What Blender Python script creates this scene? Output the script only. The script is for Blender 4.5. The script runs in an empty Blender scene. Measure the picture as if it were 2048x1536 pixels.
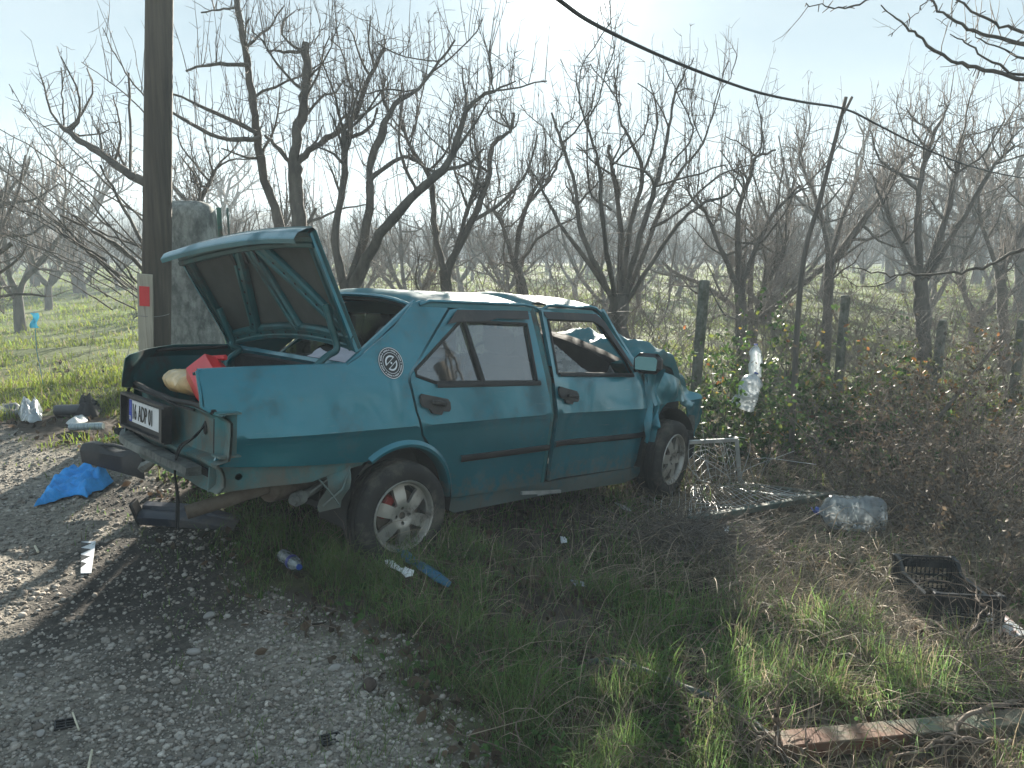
import bpy, math, random
import numpy as np
from mathutils import Vector, Matrix, Euler, noise
from mathutils.geometry import delaunay_2d_cdt
random.seed(7); rng = np.random.default_rng(7)
scene = bpy.context.scene
COL = scene.collection
PI = math.pi
# ------------------------------------------------------------------ camera
CAMZ = 1.62; FPX = 1548.75; TILT = math.radians(10.377)
cam_d = bpy.data.cameras.new('camera'); cam = bpy.data.objects.new('camera', cam_d); COL.objects.link(cam)
cam_d.sensor_width = 36; cam_d.lens = FPX / 2048 * 36; cam_d.clip_start = .05; cam_d.clip_end = 3000
cam.location = (0, 0, CAMZ); cam.rotation_euler = (PI / 2 - TILT, 0, 0)
scene.camera = cam
# ------------------------------------------------------------------ sky and sun
SUN_EL = math.radians(17.2); SUN_AZ = math.radians(3.9)        # azimuth east of the view direction (+Y)
SKY = 0.062; SUNP = 4.4; EXPO = 2.55; HAZE = .0045
sund = Vector((math.sin(SUN_AZ) * math.cos(SUN_EL), math.cos(SUN_AZ) * math.cos(SUN_EL), math.sin(SUN_EL)))
world = bpy.data.worlds.new('World'); scene.world = world; world.use_nodes = True
nt = world.node_tree; nt.nodes.clear()
def wn(t, **k):
    n = nt.nodes.new(t)
    for a, b in k.items(): setattr(n, a, b)
    return n
sky = wn('ShaderNodeTexSky', sky_type='NISHITA', sun_disc=False, sun_elevation=SUN_EL, sun_rotation=SUN_AZ,
         air_density=1.0, dust_density=1.6, ozone_density=1.2, altitude=0)
bgn = wn('ShaderNodeBackground'); bgn.inputs[1].default_value = SKY
hsv = wn('ShaderNodeHueSaturation'); hsv.inputs['Saturation'].default_value = 2.2
tc = wn('ShaderNodeTexCoord'); vt = wn('ShaderNodeVectorMath', operation='DOT_PRODUCT'); vt.inputs[1].default_value = sund
vn = wn('ShaderNodeVectorMath', operation='NORMALIZE')
def mth(op, a, b=None, c=None):
    n = wn('ShaderNodeMath', operation=op)
    for i, v in enumerate((a, b, c)):
        if v is None: continue
        if isinstance(v, (int, float)): n.inputs[i].default_value = v
        else: nt.links.new(v, n.inputs[i])
    return n.outputs[0]
nt.links.new(tc.outputs['Generated'], vn.inputs[0]); nt.links.new(vn.outputs[0], vt.inputs[0])
dotc = mth('MAXIMUM', vt.outputs['Value'], 0.0)
g1 = mth('MULTIPLY', mth('POWER', dotc, 1100.0), 14.0)             # aureole of the sun in the hazy air
g2 = mth('MULTIPLY', mth('POWER', dotc, 110.0), 1.7)
glow = mth('ADD', g1, g2)
gc = wn('ShaderNodeVectorMath', operation='SCALE'); gc.inputs[0].default_value = (.95, 1.0, .98); nt.links.new(glow, gc.inputs['Scale'])
# thin streaky high cloud
cn = wn('ShaderNodeTexNoise'); cn.inputs['Scale'].default_value = 2.6; cn.inputs['Detail'].default_value = 8; cn.inputs['Roughness'].default_value = .5
cm = wn('ShaderNodeMapping'); cm.inputs['Scale'].default_value = (1, 1, 3.5); nt.links.new(tc.outputs['Generated'], cm.inputs[0]); nt.links.new(cm.outputs[0], cn.inputs['Vector'])
cr = wn('ShaderNodeMapRange'); cr.inputs['From Min'].default_value = .42; cr.inputs['From Max'].default_value = .70; cr.inputs['To Max'].default_value = .42
nt.links.new(cn.outputs[0], cr.inputs[0])
cmix = wn('ShaderNodeMix', data_type='RGBA'); cmix.inputs[7].default_value = (1.75, 2.0, 2.15, 1)
gm = wn('ShaderNodeGamma'); gm.inputs[1].default_value = .30; nt.links.new(sky.outputs[0], gm.inputs[0]); nt.links.new(gm.outputs[0], hsv.inputs['Color']); nt.links.new(cr.outputs[0], cmix.inputs[0]); fm = wn('ShaderNodeMix', data_type='RGBA'); fm.inputs[0].default_value = .90; fm.inputs[7].default_value = (.76, 1.20, 1.58, 1); nt.links.new(hsv.outputs[0], fm.inputs[6]); nt.links.new(fm.outputs[2], cmix.inputs[6])
ad = wn('ShaderNodeVectorMath', operation='ADD'); nt.links.new(cmix.outputs[2], ad.inputs[0]); nt.links.new(gc.outputs[0], ad.inputs[1])
nt.links.new(ad.outputs[0], bgn.inputs[0])
nt.links.new(bgn.outputs[0], wn('ShaderNodeOutputWorld').inputs[0])
sl = bpy.data.lights.new('sun', 'SUN'); sl.energy = SUNP; sl.angle = math.radians(.53); sl.color = (1, .93, .80)
so = bpy.data.objects.new('sun', sl); COL.objects.link(so); so.rotation_euler = sund.to_track_quat('Z', 'Y').to_euler(); so.location = (0, 0, 30)
vs = scene.view_settings; vs.view_transform = 'Standard'; vs.look = 'None'; vs.gamma = 1; vs.use_curve_mapping = False; vs.exposure = EXPO
cy = scene.cycles; cy.max_bounces = 7; cy.diffuse_bounces = 3; cy.glossy_bounces = 3; cy.transmission_bounces = 5; cy.transparent_max_bounces = 12
cy.volume_bounces = 0; cy.use_denoising = True; cy.sample_clamp_indirect = 6; cy.caustics_reflective = False; cy.caustics_refractive = False

# ------------------------------------------------------------------ projection helpers (photo pixel -> point in the place)
CAM = np.array([0, 0, CAMZ]); CT, ST = math.cos(TILT), math.sin(TILT)
def ray(px, py):
    u = (px - 1024) / FPX; v = (768 - py) / FPX
    return np.array([u, CT + v * ST, -ST + v * CT])
def at(px, py, d):                      # point at forward distance d (metres along +Y)
    r = ray(px, py); return CAM + r * (d / r[1])
def sstep(a, b, x):
    t = np.clip((x - a) / (b - a), 0, 1); return t * t * (3 - 2 * t)
# terrain height: scattered control points blended smoothly
HC = np.array([(-1.6, 2.2, 0), (-4.4, 6.4, 0), (-3.1, 5.9, -.01), (-1.6, 3.9, -.03), (-.65, 2.9, -.05), (-.35, 2.2, -.03), (-4, 3, 0), (-8, 6, .03), (-8, 0, .03), (-3, 0, 0), (0, 0, 0), (0, -5, 0), (6, -4, -.1),
  (-.6, 3.9, -.03), (-1.2, 3.4, -.06), (-1.7, 5.1, -.09), (1.2, 5.6, -.30), (.3, 4.6, -.23), (.1, 6.8, -.28), (1.0, 3.3, -.14), (.2, 2.4, -.07), (1.2, 2.2, -.1), (2.4, 2.9, -.2), (2.4, 4.0, -.3), (2.2, 5.2, -.36), (2.6, 6.2, -.40), (2.2, 7.4, -.42), (4.5, 5, -.42), (4, 3, -.32), (5, 8, -.42),
  (-5, 8, -.06), (-2.9, 7, -.12), (-7, 12, -.22), (-12, 8, -.1), (-3, 11, -.34), (0, 9, -.38), (3, 11, -.44), (7, 12, -.45), (0, 16, -.48), (-12, 18, -.45), (12, 18, -.5), (12, 6, -.4), (0, 30, -.55), (-25, 30, -.5), (25, 30, -.5), (30, 8, -.4), (-30, 8, 0), (-15, -8, 0), (15, -8, -.1), (0, -20, 0)])
def hgt(x, y, fine=True):
    x = np.asarray(x, float); y = np.asarray(y, float); sh = x.shape
    X = x.ravel(); Y = y.ravel(); out = np.zeros(X.size)
    for s in range(0, X.size, 20000):
        a = X[s:s + 20000, None] - HC[None, :, 0]; b = Y[s:s + 20000, None] - HC[None, :, 1]
        r2 = a * a + b * b; sc = .25 + .02 * (HC[None, :, 0] ** 2 + (HC[None, :, 1] - 4) ** 2)
        w = 1 / (r2 / sc + .12) ** 2
        out[s:s + 20000] = (w * HC[None, :, 2]).sum(1) / w.sum(1)
    z = out
    far = sstep(60, 140, Y); z = z - far * 1.0
    if fine:
        z = z + .012 * np.sin(X * 5.1 + 1.3 * np.sin(Y * 3.7)) * np.cos(Y * 4.3 + np.sin(X * 2.9)) * sstep(.5, 3, X - (-1.5) + .0 * Y) \
              + .03 * np.sin(X * .9 + .7 * Y) * np.sin(Y * 1.3 - .4 * X) * sstep(7, 11, Y)
    return z.reshape(sh)
def h1(x, y): return float(hgt(np.array([x]), np.array([y]))[0])
def gnd(px, py, dz=0.0):                # where the view ray meets the ground
    r = ray(px, py); k = 1.0
    for _ in range(40):
        p = CAM + r * k; k = k + (p[2] - dz - h1(p[0], p[1])) / max(-r[2], .02) * .8
        k = min(max(k, .5), 400)
    p = CAM + r * k; return np.array([p[0], p[1], h1(p[0], p[1]) + dz])
# signed distance to the gravel edge (positive = on gravel)
ROAD = np.array([(-14, 9.5), (-6.5, 7.3), (-4.4, 6.45), (-3.15, 5.95), (-2.1, 4.6), (-1.55, 3.95), (-1.07, 3.35), (-.50, 2.85), (-.08, 2.1), (.2, 1.0), (.1, -2), (.5, -20)])
def road_d(x, y):
    x = np.asarray(x, float); y = np.asarray(y, float)
    best = np.full(x.shape, 1e9); sg = np.ones(x.shape)
    for (ax, ay), (bx, by) in zip(ROAD[:-1], ROAD[1:]):
        dx, dy = bx - ax, by - ay; L = dx * dx + dy * dy
        t = np.clip(((x - ax) * dx + (y - ay) * dy) / L, 0, 1)
        ex = x - ax - t * dx; ey = y - ay - t * dy; d = np.hypot(ex, ey)
        cr_ = dx * (y - ay) - dy * (x - ax)
        m = d < best; best = np.where(m, d, best); sg = np.where(m, np.where(cr_ < 0, 1, -1), sg)
    return best * sg
# value noise in numpy (several octaves)
_perm = rng.random((256, 256))
def vnoise(x, y, s=1.0, oct=3, seed=0):
    x = np.asarray(x, float); y = np.asarray(y, float); tot = 0; amp = 1; a = 0
    for o in range(oct):
        X = x * s + 17.3 * o + seed * 7.7; Y = y * s + 9.1 * o + seed * 3.3
        xi = np.floor(X).astype(int); yi = np.floor(Y).astype(int); fx = X - xi; fy = Y - yi
        fx = fx * fx * (3 - 2 * fx); fy = fy * fy * (3 - 2 * fy)
        g = lambda i, j: _perm[(xi + i) % 256, (yi + j) % 256]
        v = (g(0, 0) * (1 - fx) + g(1, 0) * fx) * (1 - fy) + (g(0, 1) * (1 - fx) + g(1, 1) * fx) * fy
        tot = tot + v * amp; a += amp; amp *= .5; s = s * 2.03
    return tot / a

# ------------------------------------------------------------------ materials
def new_mat(name):
    m = bpy.data.materials.new(name); m.use_nodes = True; m.node_tree.nodes.clear(); return m
def mat(name, col, rough=.6, metal=0.0, coat=0.0, var=.25, vscale=6.0, bump=0.0, bscale=60.0, col2=None, attr=None, transl=0.0, spec=.5, coat_rough=.05,
        dirt=None, dirt_amt=0.0, dirt_scale=4.0, stretch=(1, 1, 1), alpha=1.0, trans=0.0, ior=1.45):
    m = new_mat(name); t = m.node_tree; N = t.nodes.new; L = t.links.new
    out = N('ShaderNodeOutputMaterial'); b = N('ShaderNodeBsdfPrincipled')
    tcn = N('ShaderNodeTexCoord'); mp = N('ShaderNodeMapping'); mp.inputs['Scale'].default_value = stretch
    L(tcn.outputs['Object'], mp.inputs[0])
    nz = N('ShaderNodeTexNoise'); nz.inputs['Scale'].default_value = vscale; nz.inputs['Detail'].default_value = 7; nz.inputs['Roughness'].default_value = .6
    L(mp.outputs[0], nz.inputs['Vector'])
    mx = N('ShaderNodeMix'); mx.data_type = 'RGBA'
    c = Vector(col[:3]); c2 = Vector(col2) if col2 else c * (1 - var)
    hi = c if col2 else c * (1 + var)
    rp = N('ShaderNodeMapRange'); rp.inputs['From Min'].default_value = .3; rp.inputs['From Max'].default_value = .7; L(nz.outputs[0], rp.inputs[0])
    L(rp.outputs[0], mx.inputs[0]); mx.inputs[6].default_value = (*c2, 1); mx.inputs[7].default_value = (*hi, 1)
    src = mx.outputs[2]
    if attr:
        va = N('ShaderNodeAttribute'); va.attribute_name = attr
        m2 = N('ShaderNodeMix'); m2.data_type = 'RGBA'; m2.blend_type = 'MULTIPLY'; m2.inputs[0].default_value = 1
        L(va.outputs['Color'], m2.inputs[6]); L(src, m2.inputs[7]); src = m2.outputs[2]
    if dirt:
        n3 = N('ShaderNodeTexNoise'); n3.inputs['Scale'].default_value = dirt_scale; n3.inputs['Detail'].default_value = 9; n3.inputs['Roughness'].default_value = .68
        L(mp.outputs[0], n3.inputs['Vector'])
        r3 = N('ShaderNodeMapRange'); r3.inputs['From Min'].default_value = .62 - .35 * dirt_amt; r3.inputs['From Max'].default_value = .75 - .25 * dirt_amt; L(n3.outputs[0], r3.inputs[0])
        m3 = N('ShaderNodeMix'); m3.data_type = 'RGBA'; m3.inputs[7].default_value = (*dirt, 1); L(r3.outputs[0], m3.inputs[0]); L(src, m3.inputs[6]); src = m3.outputs[2]
        rr = N('ShaderNodeMapRange'); rr.inputs['To Min'].default_value = rough; rr.inputs['To Max'].default_value = max(rough, .75); L(r3.outputs[0], rr.inputs[0]); L(rr.outputs[0], b.inputs['Roughness'])
        if coat:
            rc = N('ShaderNodeMapRange'); rc.inputs['To Min'].default_value = coat; rc.inputs['To Max'].default_value = 0.05; L(r3.outputs[0], rc.inputs[0]); L(rc.outputs[0], b.inputs['Coat Weight'])
    else:
        b.inputs['Roughness'].default_value = rough; b.inputs['Coat Weight'].default_value = coat
    L(src, b.inputs['Base Color'])
    b.inputs['Metallic'].default_value = metal; b.inputs['Specular IOR Level'].default_value = spec; b.inputs['Coat Roughness'].default_value = coat_rough
    b.inputs['Alpha'].default_value = alpha; b.inputs['Transmission Weight'].default_value = trans; b.inputs['IOR'].default_value = ior
    if bump:
        n2 = N('ShaderNodeTexNoise'); n2.inputs['Scale'].default_value = bscale; n2.inputs['Detail'].default_value = 6; L(mp.outputs[0], n2.inputs['Vector'])
        bp = N('ShaderNodeBump'); bp.inputs['Strength'].default_value = 1; bp.inputs['Distance'].default_value = bump; L(n2.outputs[0], bp.inputs['Height']); L(bp.outputs[0], b.inputs['Normal'])
    if transl:
        tr = N('ShaderNodeBsdfTranslucent'); ms = N('ShaderNodeMixShader'); ms.inputs[0].default_value = transl
        L(src, tr.inputs[0]); L(b.outputs[0], ms.inputs[1]); L(tr.outputs[0], ms.inputs[2]); L(ms.outputs[0], out.inputs[0])
    else: L(b.outputs[0], out.inputs[0])
    return m
def glassmat(name, tint, alpha, rough=.03, mirror=0.0):      # thin sheet: part tinted see-through, part reflecting
    m = new_mat(name); t = m.node_tree; N = t.nodes.new; L = t.links.new
    out = N('ShaderNodeOutputMaterial'); tr = N('ShaderNodeBsdfTransparent'); tr.inputs[0].default_value = (*tint, 1)
    gl = N('ShaderNodeBsdfGlossy'); gl.inputs['Roughness'].default_value = rough; gl.inputs[0].default_value = (1, 1, 1, 1)
    fr = N('ShaderNodeFresnel'); fr.inputs[0].default_value = 1.5
    nz = N('ShaderNodeTexNoise'); nz.inputs['Scale'].default_value = 5; nz.inputs['Detail'].default_value = 8
    df = N('ShaderNodeBsdfDiffuse'); df.inputs[0].default_value = (.35, .38, .38, 1)
    r = N('ShaderNodeMapRange'); r.inputs['From Min'].default_value = .35; r.inputs['From Max'].default_value = .8; r.inputs['To Max'].default_value = alpha; r.inputs['To Min'].default_value = alpha * .35
    L(nz.outputs[0], r.inputs[0]); m1 = N('ShaderNodeMixShader'); L(r.outputs[0], m1.inputs[0]); L(tr.outputs[0], m1.inputs[1]); L(df.outputs[0], m1.inputs[2])
    m2 = N('ShaderNodeMixShader'); fa = N('ShaderNodeMath'); fa.operation = 'ADD'; fa.use_clamp = True; fa.inputs[1].default_value = mirror; L(fr.outputs[0], fa.inputs[0]); L(fa.outputs[0], m2.inputs[0]); L(m1.outputs[0], m2.inputs[1]); L(gl.outputs[0], m2.inputs[2]); L(m2.outputs[0], out.inputs[0])
    return m

# ------------------------------------------------------------------ geometry accumulator
class MB:
    def __init__(s): s.v = []; s.f = []; s.n = 0; s.c = []; s.hascol = False
    def add(s, V, F, col=None, M=None):
        V = np.asarray(V, float)
        if M is not None: M = np.array(M); V = V @ M[:3, :3].T + M[:3, 3]
        s.v.append(V); o = s.n
        for f in F: s.f.append([i + o for i in f])
        s.n += len(V)
        c = np.ones((len(V), 4)) if col is None else np.tile(np.array([*col[:3], 1.0]), (len(V), 1)) if np.ndim(col) == 1 else np.asarray(col)
        if col is not None: s.hascol = True
        s.c.append(c); return s
    def box(s, c, d, rot=None, M=None, col=None, bev=0.0):
        x, y, z = np.array(d) / 2
        if bev:
            b = min(bev, x * .9, y * .9, z * .9); V = []; 
            for sz in (-1, 1):
                for (ax, ay) in ((x, y), (x - b, y - b)) if sz < 0 else ((x - b, y - b), (x, y)): pass
            rings = [(-z, b), (-z + b, 0), (z - b, 0), (z, b)]
            for zz, ins in rings:
                X, Y = x - ins, y - ins; e = b * .6
                V += [(-X + e, -Y, zz), (X - e, -Y, zz), (X, -Y + e, zz), (X, Y - e, zz), (X - e, Y, zz), (-X + e, Y, zz), (-X, Y - e, zz), (-X, -Y + e, zz)]
            F = [list(range(7, -1, -1)), list(range(24, 32))]
            for r in range(3):
                for i in range(8): j = (i + 1) % 8; F.append([r * 8 + i, r * 8 + j, r * 8 + 8 + j, r * 8 + 8 + i])
        else:
            V = [(-x, -y, -z), (x, -y, -z), (x, y, -z), (-x, y, -z), (-x, -y, z), (x, -y, z), (x, y, z), (-x, y, z)]
            F = [[3, 2, 1, 0], [4, 5, 6, 7], [0, 1, 5, 4], [1, 2, 6, 5], [2, 3, 7, 6], [3, 0, 4, 7]]
        V = np.array(V, float)
        if rot is not None: V = V @ np.array(Euler(rot).to_matrix()).T
        return s.add(V + np.array(c), F, col, M)
    def tube(s, P, R, n=6, caps=True, col=None, M=None, flat=1.0):
        P = np.asarray(P, float); k = len(P); R = np.broadcast_to(np.asarray(R, float), (k,))
        T = np.gradient(P, axis=0); T /= (np.linalg.norm(T, axis=1)[:, None] + 1e-12)
        a = np.array([0, 0, 1.0]) if abs(T[0, 2]) < .9 else np.array([1.0, 0, 0])
        U = np.cross(T[0], a); U /= np.linalg.norm(U); ang = np.arange(n) * 2 * PI / n
        V = np.zeros((k, n, 3))
        for i in range(k):
            U = U - T[i] * U.dot(T[i]); U /= (np.linalg.norm(U) + 1e-12); W = np.cross(T[i], U)
            V[i] = P[i] + R[i] * (np.cos(ang)[:, None] * U + np.sin(ang)[:, None] * W * flat)
        F = [[i * n + j, i * n + (j + 1) % n, (i + 1) * n + (j + 1) % n, (i + 1) * n + j] for i in range(k - 1) for j in range(n)]
        if caps and n > 2: F += [list(range(n - 1, -1, -1)), [(k - 1) * n + j for j in range(n)]]
        return s.add(V.reshape(-1, 3), F, col, M)
    def lathe(s, prof, n=24, axis='z', M=None, col=None, closed=False):
        ang = np.arange(n) * 2 * PI / n; V = []
        for r, z in prof:
            for a in ang: V.append((r * math.cos(a), r * math.sin(a), z))
        V = np.array(V)
        if axis == 'y': V = V[:, [0, 2, 1]] * [1, 1, -1]
        if axis == 'x': V = V[:, [2, 0, 1]]
        k = len(prof); F = [[i * n + j, i * n + (j + 1) % n, (i + 1) * n + (j + 1) % n, (i + 1) * n + j] for i in range(k - 1) for j in range(n)]
        if closed: F += [[(k - 1) * n + j, (k - 1) * n + (j + 1) % n, (j + 1) % n, j] for j in range(n)]
        return s.add(V, F, col, M)
    def grid(s, V, M=None, col=None, flip=False):         # V: (a,b,3)
        V = np.asarray(V); a, b = V.shape[:2]
        F = [[i * b + j, (i + 1) * b + j, (i + 1) * b + j + 1, i * b + j + 1] for i in range(a - 1) for j in range(b - 1)]
        if flip: F = [f[::-1] for f in F]
        return s.add(V.reshape(-1, 3), F, col, M)
    def build(s, name, m, parent=None, smooth=True, crease=40, **tags):
        me = bpy.data.meshes.new(name); V = np.concatenate(s.v)
        me.from_pydata(V.tolist(), [], s.f)
        if s.hascol:
            at_ = me.color_attributes.new('Col', 'FLOAT_COLOR', 'POINT'); at_.data.foreach_set('color', np.concatenate(s.c).ravel())
        return finish(me, name, m, parent, smooth, crease, **tags)
def finish(me, name, m, parent=None, smooth=True, crease=40, **tags):
    if m is not None: me.materials.append(m)
    me.validate(); me.update()
    if smooth:
        me.shade_smooth()
        if crease and hasattr(me, 'set_sharp_from_angle'): me.set_sharp_from_angle(angle=math.radians(crease))
    o = bpy.data.objects.new(name, me); COL.objects.link(o)
    if parent is not None: o.parent = parent
    for k, v in tags.items(): o[k] = v
    return o
def fast_mesh(name, V, tris=None, quads=None, m=None, col=None, parent=None, smooth=False, **tags):
    me = bpy.data.meshes.new(name); V = np.ascontiguousarray(V, dtype=np.float32)
    me.vertices.add(len(V)); me.vertices.foreach_set('co', V.ravel())
    li = []; ls = []; tot = 0
    for F in (tris, quads):
        if F is None or len(F) == 0: continue
        F = np.asarray(F, dtype=np.int32); k = F.shape[1]
        li.append(F.ravel()); ls.append(np.arange(len(F), dtype=np.int32) * k + tot); tot += F.size
    li = np.concatenate(li); ls = np.concatenate(ls)
    me.loops.add(len(li)); me.loops.foreach_set('vertex_index', li)
    me.polygons.add(len(ls)); me.polygons.foreach_set('loop_start', ls)
    if col is not None:
        c4 = np.ones((len(V), 4), dtype=np.float32); c4[:, :3] = col
        a = me.color_attributes.new('Col', 'FLOAT_COLOR', 'POINT'); a.data.foreach_set('color', c4.ravel())
    me.update(calc_edges=True)
    if smooth: me.polygons.foreach_set('use_smooth', np.ones(len(ls), dtype=bool))
    if m is not None: me.materials.append(m)
    o = bpy.data.objects.new(name, me); COL.objects.link(o)
    if parent is not None: o.parent = parent
    for k, v in tags.items(): o[k] = v
    return o
def empty(name, loc=(0, 0, 0), rot=(0, 0, 0), **tags):
    o = bpy.data.objects.new(name, None); COL.objects.link(o); o.location = loc; o.rotation_euler = rot; o.empty_display_size = .1
    for k, v in tags.items(): o[k] = v
    return o
def tag(o, label, cat, group=None):
    o['label'] = label; o['category'] = cat
    if group: o['group'] = group
    return o
def cat_rom(P, k=6):
    P = np.asarray(P, float); Q = np.vstack([2 * P[0] - P[1], P, 2 * P[-1] - P[-2]]); out = []
    for i in range(1, len(Q) - 2):
        for t in np.arange(k) / k:
            out.append(.5 * ((2 * Q[i]) + (Q[i + 1] - Q[i - 1]) * t + (2 * Q[i - 1] - 5 * Q[i] + 4 * Q[i + 1] - Q[i + 2]) * t * t + (3 * Q[i] - Q[i - 1] - 3 * Q[i + 1] + Q[i + 2]) * t ** 3))
    out.append(P[-1]); return np.array(out)
def dens(P, s, closed=True):
    out = []; n = len(P)
    for i in range(n if closed else n - 1):
        a = np.array(P[i], float); b = np.array(P[(i + 1) % n], float); k = max(1, int(np.linalg.norm(b - a) / s))
        for j in range(k): out.append(a + (b - a) * j / k)
    if not closed: out.append(np.array(P[-1], float))
    return out
def inside(p, poly):
    x, y = p; c = False; n = len(poly); j = n - 1
    for i in range(n):
        xi, yi = poly[i]; xj, yj = poly[j]
        if (yi > y) != (yj > y) and x < (xj - xi) * (y - yi) / (yj - yi) + xi: c = not c
        j = i
    return c
def cdt(outline, holes=(), sp=.04, rows=()):
    loops = [dens(outline, sp)] + [dens(h, sp) for h in holes]
    pts = []; edges = []
    for L in loops:
        o = len(pts); pts += [Vector((float(p[0]), float(p[1]))) for p in L]; edges += [(o + i, o + (i + 1) % len(L)) for i in range(len(L))]
    A = np.array([list(p) for p in loops[0]]); x0, z0 = A.min(0); x1, z1 = A.max(0)
    zs = list(np.arange(z0 + sp / 2, z1, sp)); 
    for r in rows: zs = [z for z in zs if abs(z - r) > sp * .45] + [r - .006, r + .006]
    B = np.array([list(p) for L in loops for p in L])
    for z in zs:
        for i, x in enumerate(np.arange(x0 + sp / 2, x1, sp)):
            if np.min((B[:, 0] - x) ** 2 + (B[:, 1] - z) ** 2) < (sp * .4) ** 2: continue
            if inside((x, z), [tuple(p) for p in loops[0]]) and not any(inside((x, z), [tuple(p) for p in H]) for H in loops[1:]): pts.append(Vector((float(x), float(z))))
    V, E, F = delaunay_2d_cdt(pts, edges, [], 0, 1e-5)[:3]
    out = []
    for f in F:
        c = sum((V[i] for i in f), Vector((0, 0))) / len(f)
        if inside(c, [tuple(p) for p in loops[0]]) and not any(inside(c, [tuple(p) for p in H]) for H in loops[1:]): out.append(list(f))
    return np.array([list(v) for v in V]), out
def shell(V3, F, off):                 # V3 outer points, off offset vectors -> closed shell
    n = len(V3); cnt = {}
    for f in F:
        for i in range(len(f)):
            e = (f[i], f[(i + 1) % len(f)]); cnt[e] = 1
    Vv = np.vstack([V3, V3 + off]); G = [list(f) for f in F] + [[i + n for i in f[::-1]] for f in F]
    for (a, b) in cnt:
        if (b, a) not in cnt: G.append([b, a, a + n, b + n])
    return Vv, G
# ================================================================== MATERIALS
M = {}
M['paint'] = mat('teal_paint', (.010, .165, .215), rough=.34, metal=.45, coat=1.0, var=.12, vscale=2, bump=.004, bscale=4.5, dirt=(.06, .16, .19), dirt_amt=.30, dirt_scale=3.5, coat_rough=.08)
M['paint_in'] = mat('teal_paint_inside', (.015, .12, .13), rough=.45, metal=.2, coat=.35, var=.2, vscale=3, dirt=(.07, .07, .06), dirt_amt=.35, dirt_scale=3.0, coat_rough=.2)
M['paint_dirty'] = mat('weathered_teal_metal', (.055, .19, .20), rough=.6, metal=.2, var=.3, vscale=7, dirt=(.15, .15, .125), dirt_amt=.55, dirt_scale=5, stretch=(1, 1, .5), bump=.002, bscale=30)
def muddy(m, lo=.12, hi=.50, amt=1.0):      # mud spray and dust that cling to the lower panels, and fine scratches
    t = m.node_tree; N = t.nodes.new; L = t.links.new; b = next(n for n in t.nodes if n.type == 'BSDF_PRINCIPLED'); src = b.inputs['Base Color'].links[0].from_socket
    tcn = N('ShaderNodeTexCoord'); sx = N('ShaderNodeSeparateXYZ'); L(tcn.outputs['Object'], sx.inputs[0])
    g = N('ShaderNodeMapRange'); g.inputs['From Min'].default_value = hi; g.inputs['From Max'].default_value = lo; g.inputs['To Min'].default_value = -.30; g.inputs['To Max'].default_value = .32; L(sx.outputs[2], g.inputs[0])
    nz = N('ShaderNodeTexNoise'); nz.inputs['Scale'].default_value = 13; nz.inputs['Detail'].default_value = 10; nz.inputs['Roughness'].default_value = .72; L(tcn.outputs['Object'], nz.inputs['Vector'])
    a = N('ShaderNodeMath'); L(nz.outputs[0], a.inputs[0]); L(g.outputs[0], a.inputs[1]); r = N('ShaderNodeMapRange'); r.inputs['From Min'].default_value = .46; r.inputs['From Max'].default_value = .74; r.inputs['To Max'].default_value = .75 * amt; L(a.outputs[0], r.inputs[0])
    mx = N('ShaderNodeMix'); mx.data_type = 'RGBA'; mx.inputs[7].default_value = (.17, .165, .14, 1); L(r.outputs[0], mx.inputs[0]); L(src, mx.inputs[6])
    mp = N('ShaderNodeMapping'); mp.inputs['Scale'].default_value = (2.0, 2.0, 60); mp.inputs['Rotation'].default_value = (0, .25, 0); L(tcn.outputs['Object'], mp.inputs[0]); s2 = N('ShaderNodeTexNoise'); s2.inputs['Scale'].default_value = 2.2; s2.inputs['Detail'].default_value = 3; L(mp.outputs[0], s2.inputs['Vector'])
    r2 = N('ShaderNodeMapRange'); r2.inputs['From Min'].default_value = .715; r2.inputs['From Max'].default_value = .74; r2.inputs['To Max'].default_value = .5; L(s2.outputs[0], r2.inputs[0]); m2 = N('ShaderNodeMix'); m2.data_type = 'RGBA'; m2.inputs[7].default_value = (.22, .30, .30, 1); L(r2.outputs[0], m2.inputs[0]); L(mx.outputs[2], m2.inputs[6]); L(m2.outputs[2], b.inputs['Base Color'])
    return m
muddy(M['paint']); muddy(M['paint_dirty'], .30, .80, .9)
M['black'] = mat('black_plastic', (.018, .018, .02), rough=.45, var=.3, dirt=(.06, .055, .05), dirt_amt=.3)
M['rubber'] = mat('black_rubber', (.014, .014, .014), rough=.7, var=.3)
M['tyre'] = mat('tyre_rubber', (.022, .021, .02), rough=.82, var=.3, dirt=(.10, .09, .07), dirt_amt=.4, dirt_scale=6)
M['alloy'] = mat('silver_alloy', (.42, .40, .36), rough=.38, metal=.6, var=.12, dirt=(.16, .14, .12), dirt_amt=.32, dirt_scale=9)
M['dark'] = mat('dark_interior', (.016, .016, .018), rough=.85, var=.4, vscale=14)
M['felt'] = mat('boot_felt', (.02, .02, .022), rough=.95, var=.5, vscale=25, bump=.004, bscale=90)
M['brownfelt'] = mat('lid_board', (.060, .066, .058), rough=.8, var=.25, vscale=5)
M['rust'] = mat('rusty_metal', (.10, .075, .055), rough=.85, var=.4, vscale=12, dirt=(.16, .13, .10), dirt_amt=.5, bump=.002, bscale=60)
M['mudmetal'] = mat('muddy_metal', (.17, .18, .165), rough=.8, var=.3, vscale=9, dirt=(.05, .05, .045), dirt_amt=.4, bump=.0015, bscale=50)
M['zinc'] = mat('galvanised_metal', (.5, .51, .5), rough=.45, metal=.7, var=.25, vscale=9)
M['glass'] = glassmat('tinted_glass', (.12, .17, .19), .09, mirror=.15)
M['clear'] = glassmat('cracked_glass', (.55, .62, .62), .75, rough=.15)
M['white'] = mat('plate_white', (.72, .74, .76), rough=.4, var=.06)
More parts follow.
